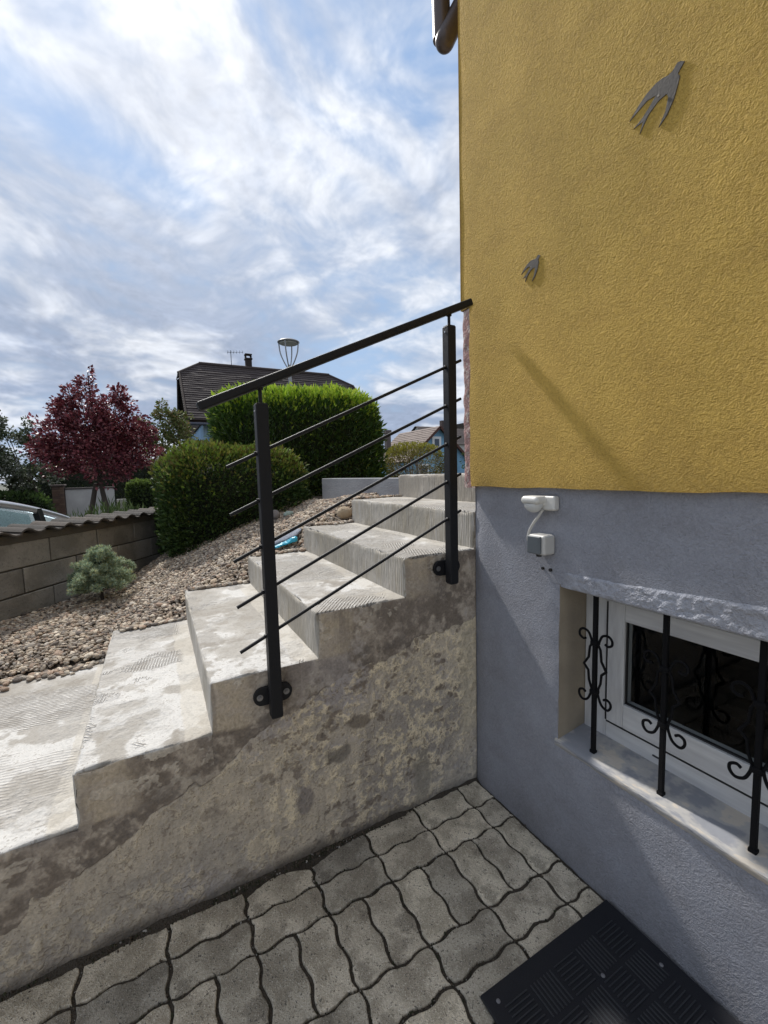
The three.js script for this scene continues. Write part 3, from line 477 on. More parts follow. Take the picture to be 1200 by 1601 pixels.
  for (let row = 0; z < 2.2; row++) {
    const deep = row % 3 === 2, d = deep ? 2 * P : P;
    for (let i = 1; i <= 9; i++) { const x = X0 - i * 2 * P; if (deep) { lay(x, z, P, d, ''); lay(x + P, z, P, d, ''); } else lay(x, z, 2 * P, d, row === 0 ? 'back' + i : ''); }
    lay(X0, z, P, d, row === 0 ? 'corner' : 'right');
    z += d;
  }
}
// crumbs of mortar, moss and dirt caught in the joints
{
  const r = rng(515), P = 0.119, n = 5200, g = new THREE.IcosahedronGeometry(1, 0), im = shade(new THREE.InstancedMesh(g, std({ color: 0xffffff, roughness: 1 }), n)), m = new THREE.Matrix4(), q = new THREE.Quaternion(), e = new THREE.Euler();
  im.name = 'joint_debris'; tag(im, 'crumbs of dirt, moss and mortar in the joints between the pavers', 'debris'); im.userData.kind = 'stuff';
  const rows = []; for (let z = 0.012, i = 0; z < 2.2; i++) { rows.push([z, i % 3]); z += (i % 3 === 2 ? 2 : 1) * P; }
  for (let i = 0; i < n; i++) {
    const x = -2.0 * Math.sqrt(r()) * (0.35 + 0.65 * r()) - 0.005, t = r(); let X = x, Z;
    const row = rows[Math.floor(r() * rows.length * 0.6)], moss = r() < 0.45;
    if (t < 0.20) Z = 0.004 + r() * r() * 0.03; else if (t < 0.26) { X = -0.012 - r() * 0.012; Z = r() * 0.66; }
    else if (t < 0.66) Z = row[0] + 0.0058 * Math.sin(2 * Math.PI * (x + 0.122) / P) + (r() - 0.5) * 0.009;
    else { const st = row[1] === 2 ? P : 2 * P; Z = row[0] + r() * (row[1] === 2 ? 2 : 1) * P; X = -0.122 - Math.round((-0.122 - x) / st) * st + 0.0058 * Math.sin(2 * Math.PI * (Z - row[0]) / P) + (r() - 0.5) * 0.009; }
    const s = 0.0011 + 0.0030 * r() * r() + (t < 0.2 ? 0.002 * r() : 0); e.set(r() * 6, r() * 6, r() * 6); q.setFromEuler(e);
    m.compose(new THREE.Vector3(X, -0.005 + s * 0.4 + (t < 0.2 ? 0.005 * r() : 0), Z), q, new THREE.Vector3(s * (1 + r()), s * 0.7, s)); im.setMatrixAt(i, m);
    const c = moss ? [0.028, 0.030, 0.014] : r() < 0.12 ? [0.28, 0.26, 0.23] : [0.075, 0.058, 0.042], k = 0.6 + 0.8 * r(); im.setColorAt(i, col(c[0] * k, c[1] * k, c[2] * k));
  }
  scene.add(im);
}
// rubber mat
{
  const t = thing('rubber_mat', 'black ribbed rubber mat lying on the pavers against the grey plinth', 'doormat', [-0.012, 0.006, 0.672], 0);
  const rub = std({ color: col(0.0035, 0.0045, 0.009), roughness: 0.55, bumpMap: rep(fine, 8, 8), bumpScale: 0.0008 }), W = 0.545, D = 0.75;
  mesh('base', [box(W, 0.009, D, -W / 2, 0.0045, D / 2, 0.003)], rub, t);
  const ridges = [], S = 0.094;
  for (let a = 0; a < 5; a++) for (let b = 0; b < 7; b++) {
    const cx = -W + 0.035 + S * (a + 0.5), cz = 0.045 + S * (b + 0.5);
    for (let k = 0; k < 7; k++) { const o = (k - 3) * 0.0125; ridges.push((a + b) % 2 ? box(0.0035, 0.0035, 0.080, cx + o, 0.0105, cz, 0.0012) : box(0.080, 0.0035, 0.0035, cx, 0.0105, cz + o, 0.0012)); }
  }
  const rd = mesh('ridge', ridges, std({ color: col(0.028, 0.030, 0.035), roughness: 0.4 }), t); rd.userData.kind = 'stuff';
  for (const [x, z] of [[-W + 0.035, 0.035], [-0.04, 0.20], [-0.30, 0.23], [-0.21, 0.135]]) mesh('stud', new THREE.SphereGeometry(0.006, 12, 8).scale(1, 0.4, 1).translate(x, 0.010, z), std({ color: col(0.16, 0.16, 0.17), roughness: 0.5 }), t);
}

// ------------------------------------------------------------------ gravel bank
const WA = [-2.27, -2.5], WD = [0.5606, -0.8281];              // the block wall's line
const leftOf = (x, z) => (x - WA[0]) * WD[1] - (z - WA[1]) * WD[0];   // > 0 towards the gravel... sign fixed below
function bankY(x, z) {
  const hs = Math.max(0.435, 0.450 + 0.4535 * (x + 1.528)), k = 0.025 * Math.log(Math.exp((hs - 0.435) / 0.025) + 1) ;
  const up = Math.min(0.435 + k, 1.25);
  const d = Math.max(0, WZ - z);
  return up - 0.05 * ss(0.35, 0.0, d) * ss(-1.6, -1.2, x) + 0.03 * ss(0, 0.4, d) - 0.11 * ss(0.2, 1.7, d) * ss(-0.7, 0.3, x) + 0.018 * fbm(x * 2.5, z * 2.5, 3, 901);
}
const inBank = (x, z) => -leftOf(x, z) > -0.05;
{
  const pos = [], idx = [], uv = [], nx = 150, nz = 120, x0 = -4.2, x1 = 6.5, z0 = -9, z1 = WZ + 0.02;
  for (let j = 0; j <= nz; j++) for (let i = 0; i <= nx; i++) { const x = lerp(x0, x1, i / nx), z = lerp(z0, z1, j / nz); pos.push(x, bankY(x, z) - 0.02, z); uv.push(x, z); }
  for (let j = 0; j < nz; j++) for (let i = 0; i < nx; i++) { const a = j * (nx + 1) + i; if (!inBank(pos[3 * a], pos[3 * a + 2])) continue; idx.push(a, a + nx + 1, a + 1, a + 1, a + nx + 1, a + nx + 2); }
  const g = new THREE.BufferGeometry(); g.setAttribute('position', new THREE.Float32BufferAttribute(pos, 3)); g.setAttribute('uv', new THREE.Float32BufferAttribute(uv, 2)); g.setIndex(idx); g.computeVertexNormals();
  struct('garden_bank', g, std({ color: col(0.075, 0.058, 0.042), map: rep(mottle, 1, 1) }));
  struct('garden_path', box(1.25, 0.06, 1.35, -3.35, 0.40, -0.7, 0.01), std({ color: col(0.4, 0.38, 0.34), map: rep(mottle, 1, 1) }));
  // pebbles: three water-worn shapes
  const r = rng(909), shapes = [0, 1, 2].map((s) => {
    const g0 = new THREE.IcosahedronGeometry(1, 2), p = g0.attributes.position;
    for (let i = 0; i < p.count; i++) { const x = p.getX(i), y = p.getY(i), z = p.getZ(i), n = 1 + 0.24 * n3(x + s * 9, y, z, 1.2, 911) + 0.16 * n3(x, y + s * 5, z, 2.6, 915); p.setXYZ(i, x * n, y * n * 0.50, z * n * (0.66 + 0.08 * s)); }
    g0.computeVertexNormals(); return g0;
  });
  const tint = [[0.33, 0.275, 0.215], [0.25, 0.205, 0.165], [0.40, 0.35, 0.285], [0.19, 0.165, 0.14], [0.31, 0.285, 0.255], [0.47, 0.425, 0.36], [0.13, 0.11, 0.098], [0.30, 0.225, 0.175]];
  const list = [[], [], []], m4 = new THREE.Matrix4(), q = new THREE.Quaternion(), q4 = new THREE.Quaternion(), e = new THREE.Euler();
  const put = (x, z, s, lift) => { const nxx = (bankY(x + 0.02, z) - bankY(x - 0.02, z)) / 0.04; e.set((r() - 0.5) * 0.9, r() * 6.3, (r() - 0.5) * 0.9 + Math.atan(nxx) * 0.6); q.setFromEuler(e); list[Math.floor(r() * 3)].push([m4.clone().compose(new THREE.Vector3(x, bankY(x, z) + lift, z), q.clone(), new THREE.Vector3(s, s, s)), tint[Math.floor(r() * 8)], 0.55 + r() * 0.6]); };
  for (let k = 0; k < 62000; k++) {
    const x = -3.6 + r() * 4.0, z = WZ - 0.012 - r() * 2.6; if (-leftOf(x, z) < 0.1) continue;
    if (z > WZ - 0.02 && false) continue;
    put(x, z, 0.0058 + 0.013 * r() * r() + 0.004 * r() + (r() < 0.010 ? 0.014 : 0), (r() - 0.4) * 0.016);
  }
  for (let k = 0; k < 1100; k++) {                             // a few rolled onto the edges of the treads
    const x = -2.7 + r() * 3.1, q = r() * r(), z = WZ + 0.004 + q * (0.018 + (x < -1.5 ? 0.11 : 0.06) * Math.max(0, 0.25 + vnoise(x * 7, 4, 951))); const st = stepAt(x); if (x - SX[st] < 0.03) continue;
    const s0 = 0.009 + 0.013 * r(); e.set((r() - 0.5) * 0.5, r() * 6.3, (r() - 0.5) * 0.5); q4.setFromEuler(e);
    list[Math.floor(r() * 3)].push([new THREE.Matrix4().compose(new THREE.Vector3(x, SY[st] + s0 * 0.42, z), q4.clone(), new THREE.Vector3(s0, s0, s0)), tint[Math.floor(r() * 8)], 0.6 + r() * 0.6]);
  }
  const mat = std({ color: 0xffffff, roughness: 0.85, bumpMap: rep(fine, 2, 2), bumpScale: 0.002 });
  const gr = new THREE.Group(); gr.name = 'gravel'; scene.add(gr); tag(gr, 'loose beige and brown river pebbles covering the bank beside the stairs', 'gravel'); gr.userData.kind = 'stuff';
  list.forEach((l, s) => { const im = shade(new THREE.InstancedMesh(shapes[s], mat, l.length)); im.name = 'pebbles'; im.userData.kind = 'stuff'; l.forEach(([m, t, b], i) => { im.setMatrixAt(i, m); im.setColorAt(i, col(t[0] * b * 1.50, t[1] * b * 1.44, t[2] * b * 1.35)); }); gr.add(im); });
  // larger stones and the litter at the edge of the steps
  const stone = (name, label, p, s, c, seed, cat = 'stone') => { const g = new THREE.IcosahedronGeometry(1, 4), a = g.attributes.position; for (let i = 0; i < a.count; i++) { const x = a.getX(i), y = a.getY(i), z = a.getZ(i), n = 1 + 0.22 * n3(x + seed, y, z, 0.9, 921) + 0.07 * n3(x, y + seed, z, 3, 925); a.setXYZ(i, x * n * s[0], y * n * s[1], z * n * s[2]); } g.computeVertexNormals(); const m = mesh(name, g, std({ color: col(...c), roughness: 0.85, bumpMap: rep(fine, 2, 2), bumpScale: 0.004 })); m.position.set(...p); m.rotation.y = seed; tag(m, label, cat); return m; };
  stone('boulder', 'rounded sandy beige stone leaning against the end of the upper step', [0.00, 1.165, -1.50], [0.070, 0.046, 0.05], [0.47, 0.37, 0.25], 0.4);
  stone('stone', 'grey-brown stone at the foot of the dark bush, left of the pale green one', [-0.235, 1.08, -2.68], [0.046, 0.045, 0.04], [0.22, 0.20, 0.19], 2.0);
  stone('stone', 'pale greenish stone at the foot of the dark bush', [-0.115, 1.075, -2.66], [0.052, 0.036, 0.04], [0.36, 0.45, 0.40], 3.3);
  stone('slate', 'flat pale blue-grey slab lying on the gravel beside the steps', [-0.42, 1.0, -1.66], [0.13, 0.022, 0.085], [0.24, 0.265, 0.32], 0.2, 'stone slab').rotation.z = 0.35;
  const cl = thing('plastic_scrap', 'crumpled turquoise plastic scrap on the gravel by the steps', 'plastic scrap', [-0.435, 0.955, -1.555], -0.25);
  mesh('sheet', sheet(40, 24, (u, v) => { const w = lerp(0.022, 0.048, ss(0.3, 0.9, u)) * (1 - 0.35 * ss(0.9, 1, u)), a = (v - 0.5) * Math.PI * 1.15; return [lerp(-0.10, 0.07, u), 0.012 + lerp(-0.028, 0.026, u) + Math.cos(a) * w * 0.6 + 0.006 * fbm(u * 9, v * 7, 3, 931), Math.sin(a) * w + 0.008 * vnoise(u * 5, v * 2, 935)]; }), std({ color: col(0.02, 0.36, 0.52), roughness: 0.4, side: THREE.DoubleSide }), cl);
}
// low grey wall continuing the top riser
{
  const m = mesh('low_wall', box(0.16, 0.6, 1.735, 0.484, 1.118, -2.2375, 0.006), std({ color: col(0.27, 0.28, 0.305), map: rep(mottle, 1, 1), bumpMap: rep(plasterBump, 1, 1), bumpScale: 0.002 }));
  tag(m, 'low smooth grey rendered wall at the top of the gravel bank', 'wall');
}

// ------------------------------------------------------------------ block wall with tile coping
{
  const ang = Math.atan2(-WD[1], WD[0]);
  const t = thing('block_wall', 'grey concrete block garden wall capped with old clay roof tiles', 'wall', [WA[0], 0, WA[1]], ang);   // local +x runs along the wall, +z faces the gravel
  const r = rng(1001), T = 0.2, base = -0.3, H = 1.06, L0 = -1.6, L1 = 4.8;
  mesh('mortar', [box(L1 - L0, H - base - 0.004, T - 0.024, (L0 + L1) / 2, (H + base) / 2, -0.1, 0)], std({ color: col(0.085, 0.078, 0.068), bumpMap: rep(fine, 20, 6), bumpScale: 0.004 }), t);
  const [bm, bb] = texPair(512, 512, (u, v) => { const n = fbm(u * 5, v * 5, 5, 1011, 5, 0.6), m = fbm(u * 70, v * 70, 3, 1015, 70, 0.65); const c = mix3([0.19, 0.178, 0.160], [0.285, 0.268, 0.242], ss(-0.4, 0.4, n + 0.3 * m)); const k = 1 - 0.5 * ss(0.4, 0.7, m); return [c[0] * k, c[1] * k, c[2] * k, 0.6 + 0.1 * n + 0.25 * m]; });
  const mats = [1, 0.88, 1.1, 0.78].map((k) => std({ map: rep(bm, 1, 1), bumpMap: rep(bb, 1, 1), bumpScale: 0.006, color: col(k, k, k * 0.99) }));
  for (let c = 0; c < 7; c++) {
    const y0 = H - 0.05 - 0.2 * (c + 1) + 0.008; if (y0 < base - 0.1) continue;
    for (let x = L0 + (c % 2 ? 0.25 : 0); x < L1 - 0.1; x += 0.5) {
      const g = box(0.488, 0.188, T, 0, 0, 0, 0.006), o = [r(), r()]; planar(g, (a, b, d) => [a + d + o[0], b + o[1]]);
      const m = mesh('block', g, mats[Math.floor(r() * 4)], t); m.position.set(x + 0.25, y0 + 0.096, -0.1 + (r() - 0.5) * 0.006); m.rotation.y = (r() - 0.5) * 0.008;
    }
  }
  mesh('mortar_cap', [box(L1 - L0, 0.07, T + 0.02, (L0 + L1) / 2, H - 0.018, -0.1, 0.01)], std({ color: col(0.13, 0.115, 0.095), bumpMap: rep(fine, 20, 2), bumpScale: 0.006 }), t);
  // S-shaped tiles, sloping towards the gravel
  const prof = []; for (let i = 0; i <= 14; i++) { const u = i / 14; prof.push([u * 0.205, u < 0.55 ? 0.024 * Math.sin(Math.PI * u / 0.55) : -0.012 * Math.sin(Math.PI * (u - 0.55) / 0.45)]); }
  const top = [sheet(14, 3, (u, v) => { const p = prof[Math.round(u * 14)]; return [p[0], p[1] + lerp(0, 0.018, v), lerp(0.06, -0.26, v)]; }), sheet(14, 3, (u, v) => { const p = prof[Math.round((1 - u) * 14)]; return [p[0], p[1] + lerp(0, 0.018, v) - 0.014, lerp(0.06, -0.26, v)]; }), sheet(14, 1, (u, v) => { const p = prof[Math.round(u * 14)]; return [p[0], p[1] - 0.014 + 0.014 * v, 0.06]; }), sheet(14, 1, (u, v) => { const p = prof[Math.round((1 - u) * 14)]; return [p[0], p[1] + 0.018 - 0.014 + 0.014 * v, -0.26]; })];
  const tg = join(top), tm = [[0.095, 0.082, 0.072], [0.08, 0.072, 0.065], [0.12, 0.10, 0.085]].map((c) => std({ color: col(...c), map: rep(mottle, 1, 1), bumpMap: rep(fine, 2, 2), bumpScale: 0.004, side: THREE.DoubleSide }));
  for (let x = L0; x < L1; x += 0.19) { const m = mesh('coping_tile', tg, tm[Math.floor(r() * 3)], t); m.position.set(x, H + 0.028 + (r() - 0.5) * 0.008, (r() - 0.5) * 0.02); m.rotation.set(0, (r() - 0.5) * 0.05, (r() - 0.5) * 0.03); }
}

// ------------------------------------------------------------------ foliage
const leafGeo = (w, l, fold = 0.25) => {                       // a pointed leaf folded along its midrib, stalk at the origin, along +y
  const g = new THREE.BufferGeometry(), f = w * fold;
  g.setAttribute('position', new THREE.Float32BufferAttribute([0, 0, 0, -w / 2, l * 0.42, f, 0, l * 0.45, 0, w / 2, l * 0.42, f, 0, l, -f * 0.5], 3));
  g.setIndex([0, 2, 1, 0, 3, 2, 1, 2, 4, 2, 3, 4]); g.computeVertexNormals(); return g;
};
const leafMat = (tr = 0.45, rough = 0.75) => new THREE.MeshPhysicalMaterial({ color: 0xffffff, roughness: rough, transmission: tr, thickness: 0, side: THREE.DoubleSide, specularIntensity: 0.5 });
function leaves(name, geo, mat, spots, parent) {              // spots: [x, y, z, nx, ny, nz, scale, r, g, b]
  const im = shade(new THREE.InstancedMesh(geo, mat, spots.length)); im.name = name; im.userData.kind = 'stuff'; parent.add(im);
  const m = new THREE.Matrix4(), q = new THREE.Quaternion(), up = new THREE.Vector3(0, 1, 0), n = new THREE.Vector3(), tw = new THREE.Quaternion(), r = rng(spots.length);
  spots.forEach((s, i) => { n.set(s[3], s[4], s[5]).normalize(); q.setFromUnitVectors(up, n); tw.setFromAxisAngle(up, r() * 6.283); q.multiply(tw); m.compose(new THREE.Vector3(s[0], s[1], s[2]), q, new THREE.Vector3(s[6], s[6], s[6])); im.setMatrixAt(i, m); im.setColorAt(i, col(s[7], s[8], s[9])); });
  return im;
}
const pick = (r, cols, b = 0.3) => { const c = cols[Math.floor(r() * cols.length)], k = 1 - b / 2 + r() * b; return [c[0] * k, c[1] * k, c[2] * k]; };
// a clipped shrub or hedge: leaves on and just under the skin of a rounded box, lumpy with noise
function hedgeSpots(r, n, half, pow, lump, cols, tips, up = 0.5) {
  const out = [], sp = (c) => Math.sign(c) * Math.pow(Math.abs(c), 2 / pow);
  for (let i = 0; i < n; i++) {
    let x = r() * 2 - 1, y = r() * 2 - 1, z = r() * 2 - 1; const m = Math.max(Math.abs(x), Math.abs(y), Math.abs(z)) || 1; x /= m; y /= m; z /= m;
    const l = Math.pow(Math.abs(x) ** pow + Math.abs(y) ** pow + Math.abs(z) ** pow, 1 / pow); x /= l; y /= l; z /= l;
    const inn = r() ** 2, k = 1 + lump * (n3(x * half[0], y * half[1], z * half[2], 2.6, 1101) + 0.6 * n3(x * half[0], y * half[1], z * half[2], 7, 1107)) - 0.28 * inn + 0.055 * (r() < 0.16 ? r() : 0);
    const nx = Math.sign(x) * Math.abs(x) ** (pow - 1) / half[0], ny = Math.sign(y) * Math.abs(y) ** (pow - 1) / half[1], nz = Math.sign(z) * Math.abs(z) ** (pow - 1) / half[2], nl = Math.hypot(nx, ny, nz) || 1;
    const tip = ss(0.15, 0.7, ny / nl + 0.3 * r()) * (inn < 0.45 ? 1 : 0), c = r() < tip * 0.95 ? pick(r, tips) : pick(r, cols);
    out.push([x * half[0] * k, y * half[1] * k, z * half[2] * k, nx / nl + (r() - 0.5) * 1.5, ny / nl + up + (r() - 0.5) * 1.2, nz / nl + (r() - 0.5) * 1.5, 0.7 + r() * 0.6, ...c]);
  }
  return out;
}
function core(half, pow, k) { const g = new THREE.IcosahedronGeometry(1, 5), p = g.attributes.position; for (let i = 0; i < p.count; i++) { let x = p.getX(i), y = p.getY(i), z = p.getZ(i); const l = Math.pow(Math.abs(x) ** pow + Math.abs(y) ** pow + Math.abs(z) ** pow, 1 / pow), q = k * (1 + 0.05 * n3(x, y, z, 3, 1121)) / l; p.setXYZ(i, x * q * half[0], y * q * half[1], z * q * half[2]); } g.computeVertexNormals(); return g; }  // solid dark filler added inside the foliage, stops the view through it
const twig = std({ color: col(0.045, 0.036, 0.027), roughness: 0.95 }), bark = std({ color: col(0.075, 0.06, 0.048), roughness: 0.95, bumpMap: rep(fine, 2, 6), bumpScale: 0.01 });
const LM = leafMat(0.42), LMd = leafMat(0.28, 0.6);
{
  const r = rng(2001), h = [0.80, 0.70, 0.60];
  const b = thing('clipped_bush', 'dark green clipped bush with yellowish tips at the foot of the tall hedge', 'bush', [-0.47, 1.12, -3.62], 0.05);
  const rn = rng(2003);
  leaves('foliage', leafGeo(0.022, 0.042), LMd, hedgeSpots(r, 44000, h, 3.2, 0.13, [[0.042, 0.085, 0.020], [0.058, 0.108, 0.025], [0.072, 0.125, 0.028], [0.032, 0.060, 0.017]], [[0.22, 0.30, 0.05], [0.16, 0.26, 0.04], [0.27, 0.28, 0.065], [0.13, 0.12, 0.04]]), b);
  mesh('dark_core', core(h, 3.4, 0.70), std({ color: col(0.010, 0.015, 0.006) }), b);
  mesh('stems', [0, 1, 2, 3, 4].map((i) => rod([-0.6 + i * 0.3, -0.85, 0.1 * Math.sin(i * 3)], [-0.55 + i * 0.28, -0.2, 0.12 * Math.sin(i * 5)], 0.02, 7)), twig, b);
  const h2 = [1.22, 0.98, 0.62], b2 = thing('tall_hedge', 'tall bright green hedge clipped into a rounded block in front of the brown-roofed house', 'hedge', [0.76, 1.73, -5.02], -0.235);
  leaves('foliage', leafGeo(0.030, 0.085), LM, hedgeSpots(r, 36000, h2, 5.6, 0.045, [[0.060, 0.125, 0.022], [0.078, 0.150, 0.028], [0.045, 0.095, 0.018]], [[0.40, 0.55, 0.06], [0.46, 0.58, 0.08], [0.31, 0.48, 0.05]], 0.6), b2);
  mesh('dark_core', core(h2, 4.5, 0.80), std({ color: col(0.012, 0.022, 0.006) }), b2);
  const h3 = [0.56, 0.42, 0.5], b3 = thing('yellow_bush', 'rounded yellow-green bush behind the top step, before the small blue house', 'bush', [3.03, 1.60, -5.35]);
  leaves('foliage', leafGeo(0.016, 0.04), LM, hedgeSpots(r, 9000, h3, 2.2, 0.14, [[0.17, 0.17, 0.035], [0.21, 0.19, 0.05], [0.12, 0.115, 0.04], [0.15, 0.115, 0.05]], [[0.30, 0.29, 0.05], [0.26, 0.27, 0.05]]), b3);
  mesh('stems', Array.from({ length: 26 }, (_, i) => { const a = i * 2.4, q = 0.10 + 0.35 * ((i * 7) % 11) / 11; return rod([0.1 * Math.cos(a), -0.42, 0.1 * Math.sin(a)], [q * Math.cos(a), 0.18 + 0.1 * Math.sin(i), q * Math.sin(a)], 0.006, 5, 0.003); }), std({ color: col(0.16, 0.11, 0.07) }), b3);
  // dwarf spruce: needle tufts on tiers of short branches
  const s = thing('dwarf_spruce', 'small blue-green dwarf spruce growing in the gravel', 'shrub', [-1.70, bankY(-1.70, -2.62), -2.62]);
  const br = [rod([0, -0.03, 0], [0.005, 0.40, 0.0], 0.016, 8, 0.005)], nd = [];
  const limb = (y, len, az, rise) => {
    const ex = Math.cos(az) * len, ez = Math.sin(az) * len; br.push(rod([0, y, 0], [ex, y + rise, ez], 0.006, 5, 0.003));
    for (let k = 0; k < 6; k++) {
      const f = 0.45 + 0.55 * k / 5, cx = ex * f + (r() - 0.5) * 0.05, cy = y + rise * f + (r() - 0.35) * 0.045, cz = ez * f + (r() - 0.5) * 0.05, rad = 0.027 + 0.015 * r();
      for (let i = 0; i < 130; i++) { let a = r() * 2 - 1, b_ = r() * 2 - 1, c = r() * 2 - 1; const l = Math.hypot(a, b_, c) || 1; a /= l; b_ /= l; c /= l; const t = pick(r, [[0.38, 0.48, 0.35], [0.28, 0.38, 0.27], [0.46, 0.55, 0.41], [0.46, 0.46, 0.24]], 0.4); nd.push([cx + a * rad * 0.35, cy + b_ * rad * 0.35, cz + c * rad * 0.35, a, b_ + 0.25, c, 0.8 + r() * 0.7, ...t]); }
    }
  };
  for (let tier = 0; tier < 6; tier++) { const y = 0.105 + tier * 0.062, len = [0.25, 0.27, 0.23, 0.18, 0.13, 0.07][tier], n = [9, 10, 9, 8, 6, 4][tier]; for (let i = 0; i < n; i++) limb(y + (r() - 0.5) * 0.03, len * (0.75 + r() * 0.4), i / n * 6.283 + r() * 0.5, 0.03 + r() * 0.05); }
  limb(0.36, 0.02, 0, 0.07); limb(0.34, 0.05, 2, 0.09);
  s.scale.setScalar(0.88); mesh('trunk', br, twig, s);
  leaves('needles', leafGeo(0.0045, 0.026, 0.1), leafMat(0.5, 0.7), nd, s);
}
// trees: trunk, limbs and a crown of leaf clumps
function tree(name, label, p, trunkPts, r0, clumps, n, geo, cols, seed, opt = {}) {
  const t = thing(name, label, 'tree', p), r = rng(seed), spots = [], limbs = [];
  for (const tp of trunkPts) for (let i = 1; i < tp.length; i++) { const a = 1 - (i - 1) / tp.length * 0.6, b = 1 - i / tp.length * 0.6; limbs.push(rod(tp[i - 1], tp[i], r0 * a, 9, r0 * b)); }
  const fork = trunkPts[0][trunkPts[0].length - 1];
  for (const [cx, cy, cz, cr, fl = 0.75] of clumps) {
    limbs.push(tube([fork, [lerp(fork[0], cx, 0.45), lerp(fork[1], cy, 0.35), lerp(fork[2], cz, 0.45)], [cx, cy + cr * 0.3, cz]], r0 * 0.13, 10, 6));
    const m = Math.round(n * cr ** 2);
    for (let i = 0; i < m; i++) {
      let a = r() * 2 - 1, b = r() * 2 - 1, c = r() * 2 - 1; const l = Math.hypot(a, b, c) || 1; a /= l; b /= l; c /= l;
      const k = Math.pow(r(), 0.42), nn = 1 + 0.5 * n3(cx + a, cy + b, cz + c, 2.4, 1201 + seed); if (n3(cx + a * k * cr, cy + b * k * cr, cz + c * k * cr, opt.gapf ?? 3.4, 1301 + seed) < (opt.gap ?? -0.28)) continue;
      spots.push([cx + a * cr * k * nn, cy + b * cr * k * nn * fl, cz + c * cr * k * nn, a + (r() - 0.5) * 1.4, b * 0.6 + (r() - 0.5) * 1.4, c + (r() - 0.5) * 1.4, 0.65 + r() * 0.7, ...pick(r, cols, 0.45)]);
    }
  }
  mesh('trunk', limbs, opt.bark ?? bark, t);
  leaves('crown', geo, opt.mat ?? LM, spots, t);
  return t;
}
const leafS = leafGeo(0.055, 0.085), leafM = leafGeo(0.075, 0.12);
tree('plum_tree', 'dark purple-red leaved tree standing beyond the block wall', [-2.45, -0.3, -11.6],
  [[[0.15, 0, 0.1], [0.12, 0.7, 0.08], [0.0, 1.35, 0], [-0.05, 1.75, 0]], [[-0.35, 0, -0.1], [-0.32, 0.9, -0.1], [-0.15, 1.7, 0]]], 0.085,
  [[-0.75, 2.35, 0.1, 0.62], [0.15, 2.25, 0.3, 0.72], [0.75, 2.45, 0, 0.58], [-0.25, 2.95, 0.1, 0.75], [0.55, 3.05, -0.1, 0.62], [-0.85, 2.95, 0, 0.50], [-0.30, 3.55, 0, 0.55], [-0.62, 3.55, 0.1, 0.34], [0.42, 3.62, 0.1, 0.42], [0.95, 2.95, 0.1, 0.36], [-0.20, 4.10, 0, 0.26, 1.3], [-0.12, 4.42, 0, 0.13, 1.7], [0.50, 3.98, 0, 0.22, 1.2], [-1.15, 2.55, 0, 0.36], [1.12, 2.35, 0, 0.40], [-0.55, 3.95, 0, 0.17, 1.3], [1.18, 3.05, 0, 0.13, 0.6], [0.1, 2.7, -0.5, 0.8], [-1.2, 1.95, 0.1, 0.3]],
  5600, leafS, [[0.26, 0.064, 0.084], [0.16, 0.042, 0.058], [0.36, 0.105, 0.125], [0.10, 0.028, 0.040], [0.44, 0.18, 0.18]], 3001, { mat: leafMat(0.5, 0.45), gap: -0.20 });
tree('fruit_tree', 'grey-green leaved fruit tree at the left edge behind the silver car', [-5.0, -0.3, -14.6],
  [[[0.45, 0, 0], [0.5, 0.8, 0], [0.62, 1.4, 0], [0.5, 1.8, 0]], [[0.45, 0, 0], [0.2, 1.0, 0], [0.0, 1.7, 0]]], 0.09,
  [[-0.5, 2.5, 0, 0.7], [0.2, 2.3, 0.2, 0.62], [0.65, 2.35, 0, 0.5], [0.1, 2.95, 0, 0.5], [-0.5, 3.1, 0, 0.5], [0.75, 2.95, 0, 0.34], [-0.1, 3.45, 0, 0.22, 1.4], [0.55, 3.4, 0, 0.15, 1.7], [-1.0, 1.9, 0, 0.6], [0.3, 1.75, 0, 0.4], [0.95, 1.9, 0, 0.35]],
  6500, leafS, [[0.085, 0.11, 0.055], [0.12, 0.145, 0.085], [0.06, 0.085, 0.036], [0.26, 0.27, 0.23]], 3011, { gap: -0.22 });
tree('birch_tree', 'pale green loose-leaved tree between the purple tree and the brown-roofed house', [-0.9, -0.3, -19.2],
  [[[0, 0, 0], [0.05, 1.2, 0], [0.0, 2.2, 0]], [[-0.4, 0, 0], [-0.5, 1.4, 0], [-0.6, 2.4, 0]]], 0.09,
  [[-0.1, 3.3, 0, 0.95], [0.6, 3.7, 0, 0.65], [-0.7, 3.6, 0, 0.7], [0.2, 4.3, 0, 0.62], [-0.6, 4.3, 0, 0.42], [0.75, 4.4, 0, 0.4], [-1.0, 2.6, 0, 0.6], [0.5, 2.5, 0, 0.8], [-0.2, 2.0, 0, 0.7], [0.1, 4.85, 0, 0.22, 1.3]],
  2800, leafM, [[0.15, 0.19, 0.05], [0.10, 0.145, 0.035], [0.21, 0.22, 0.085], [0.19, 0.14, 0.06]], 3021, { gap: -0.08 });
tree('garden_tree', 'dark green tree seen in the gap between the upper railing post and the house corner', [11.4, -0.3, -13.9],
  [[[0, 0, 0], [0, 1.0, 0], [0.05, 1.7, 0]]], 0.07, [[0, 2.1, 0, 0.45], [0.2, 2.5, 0, 0.36], [-0.2, 2.45, 0, 0.3]], 900, leafS, [[0.06, 0.10, 0.025], [0.09, 0.13, 0.03]], 3031);
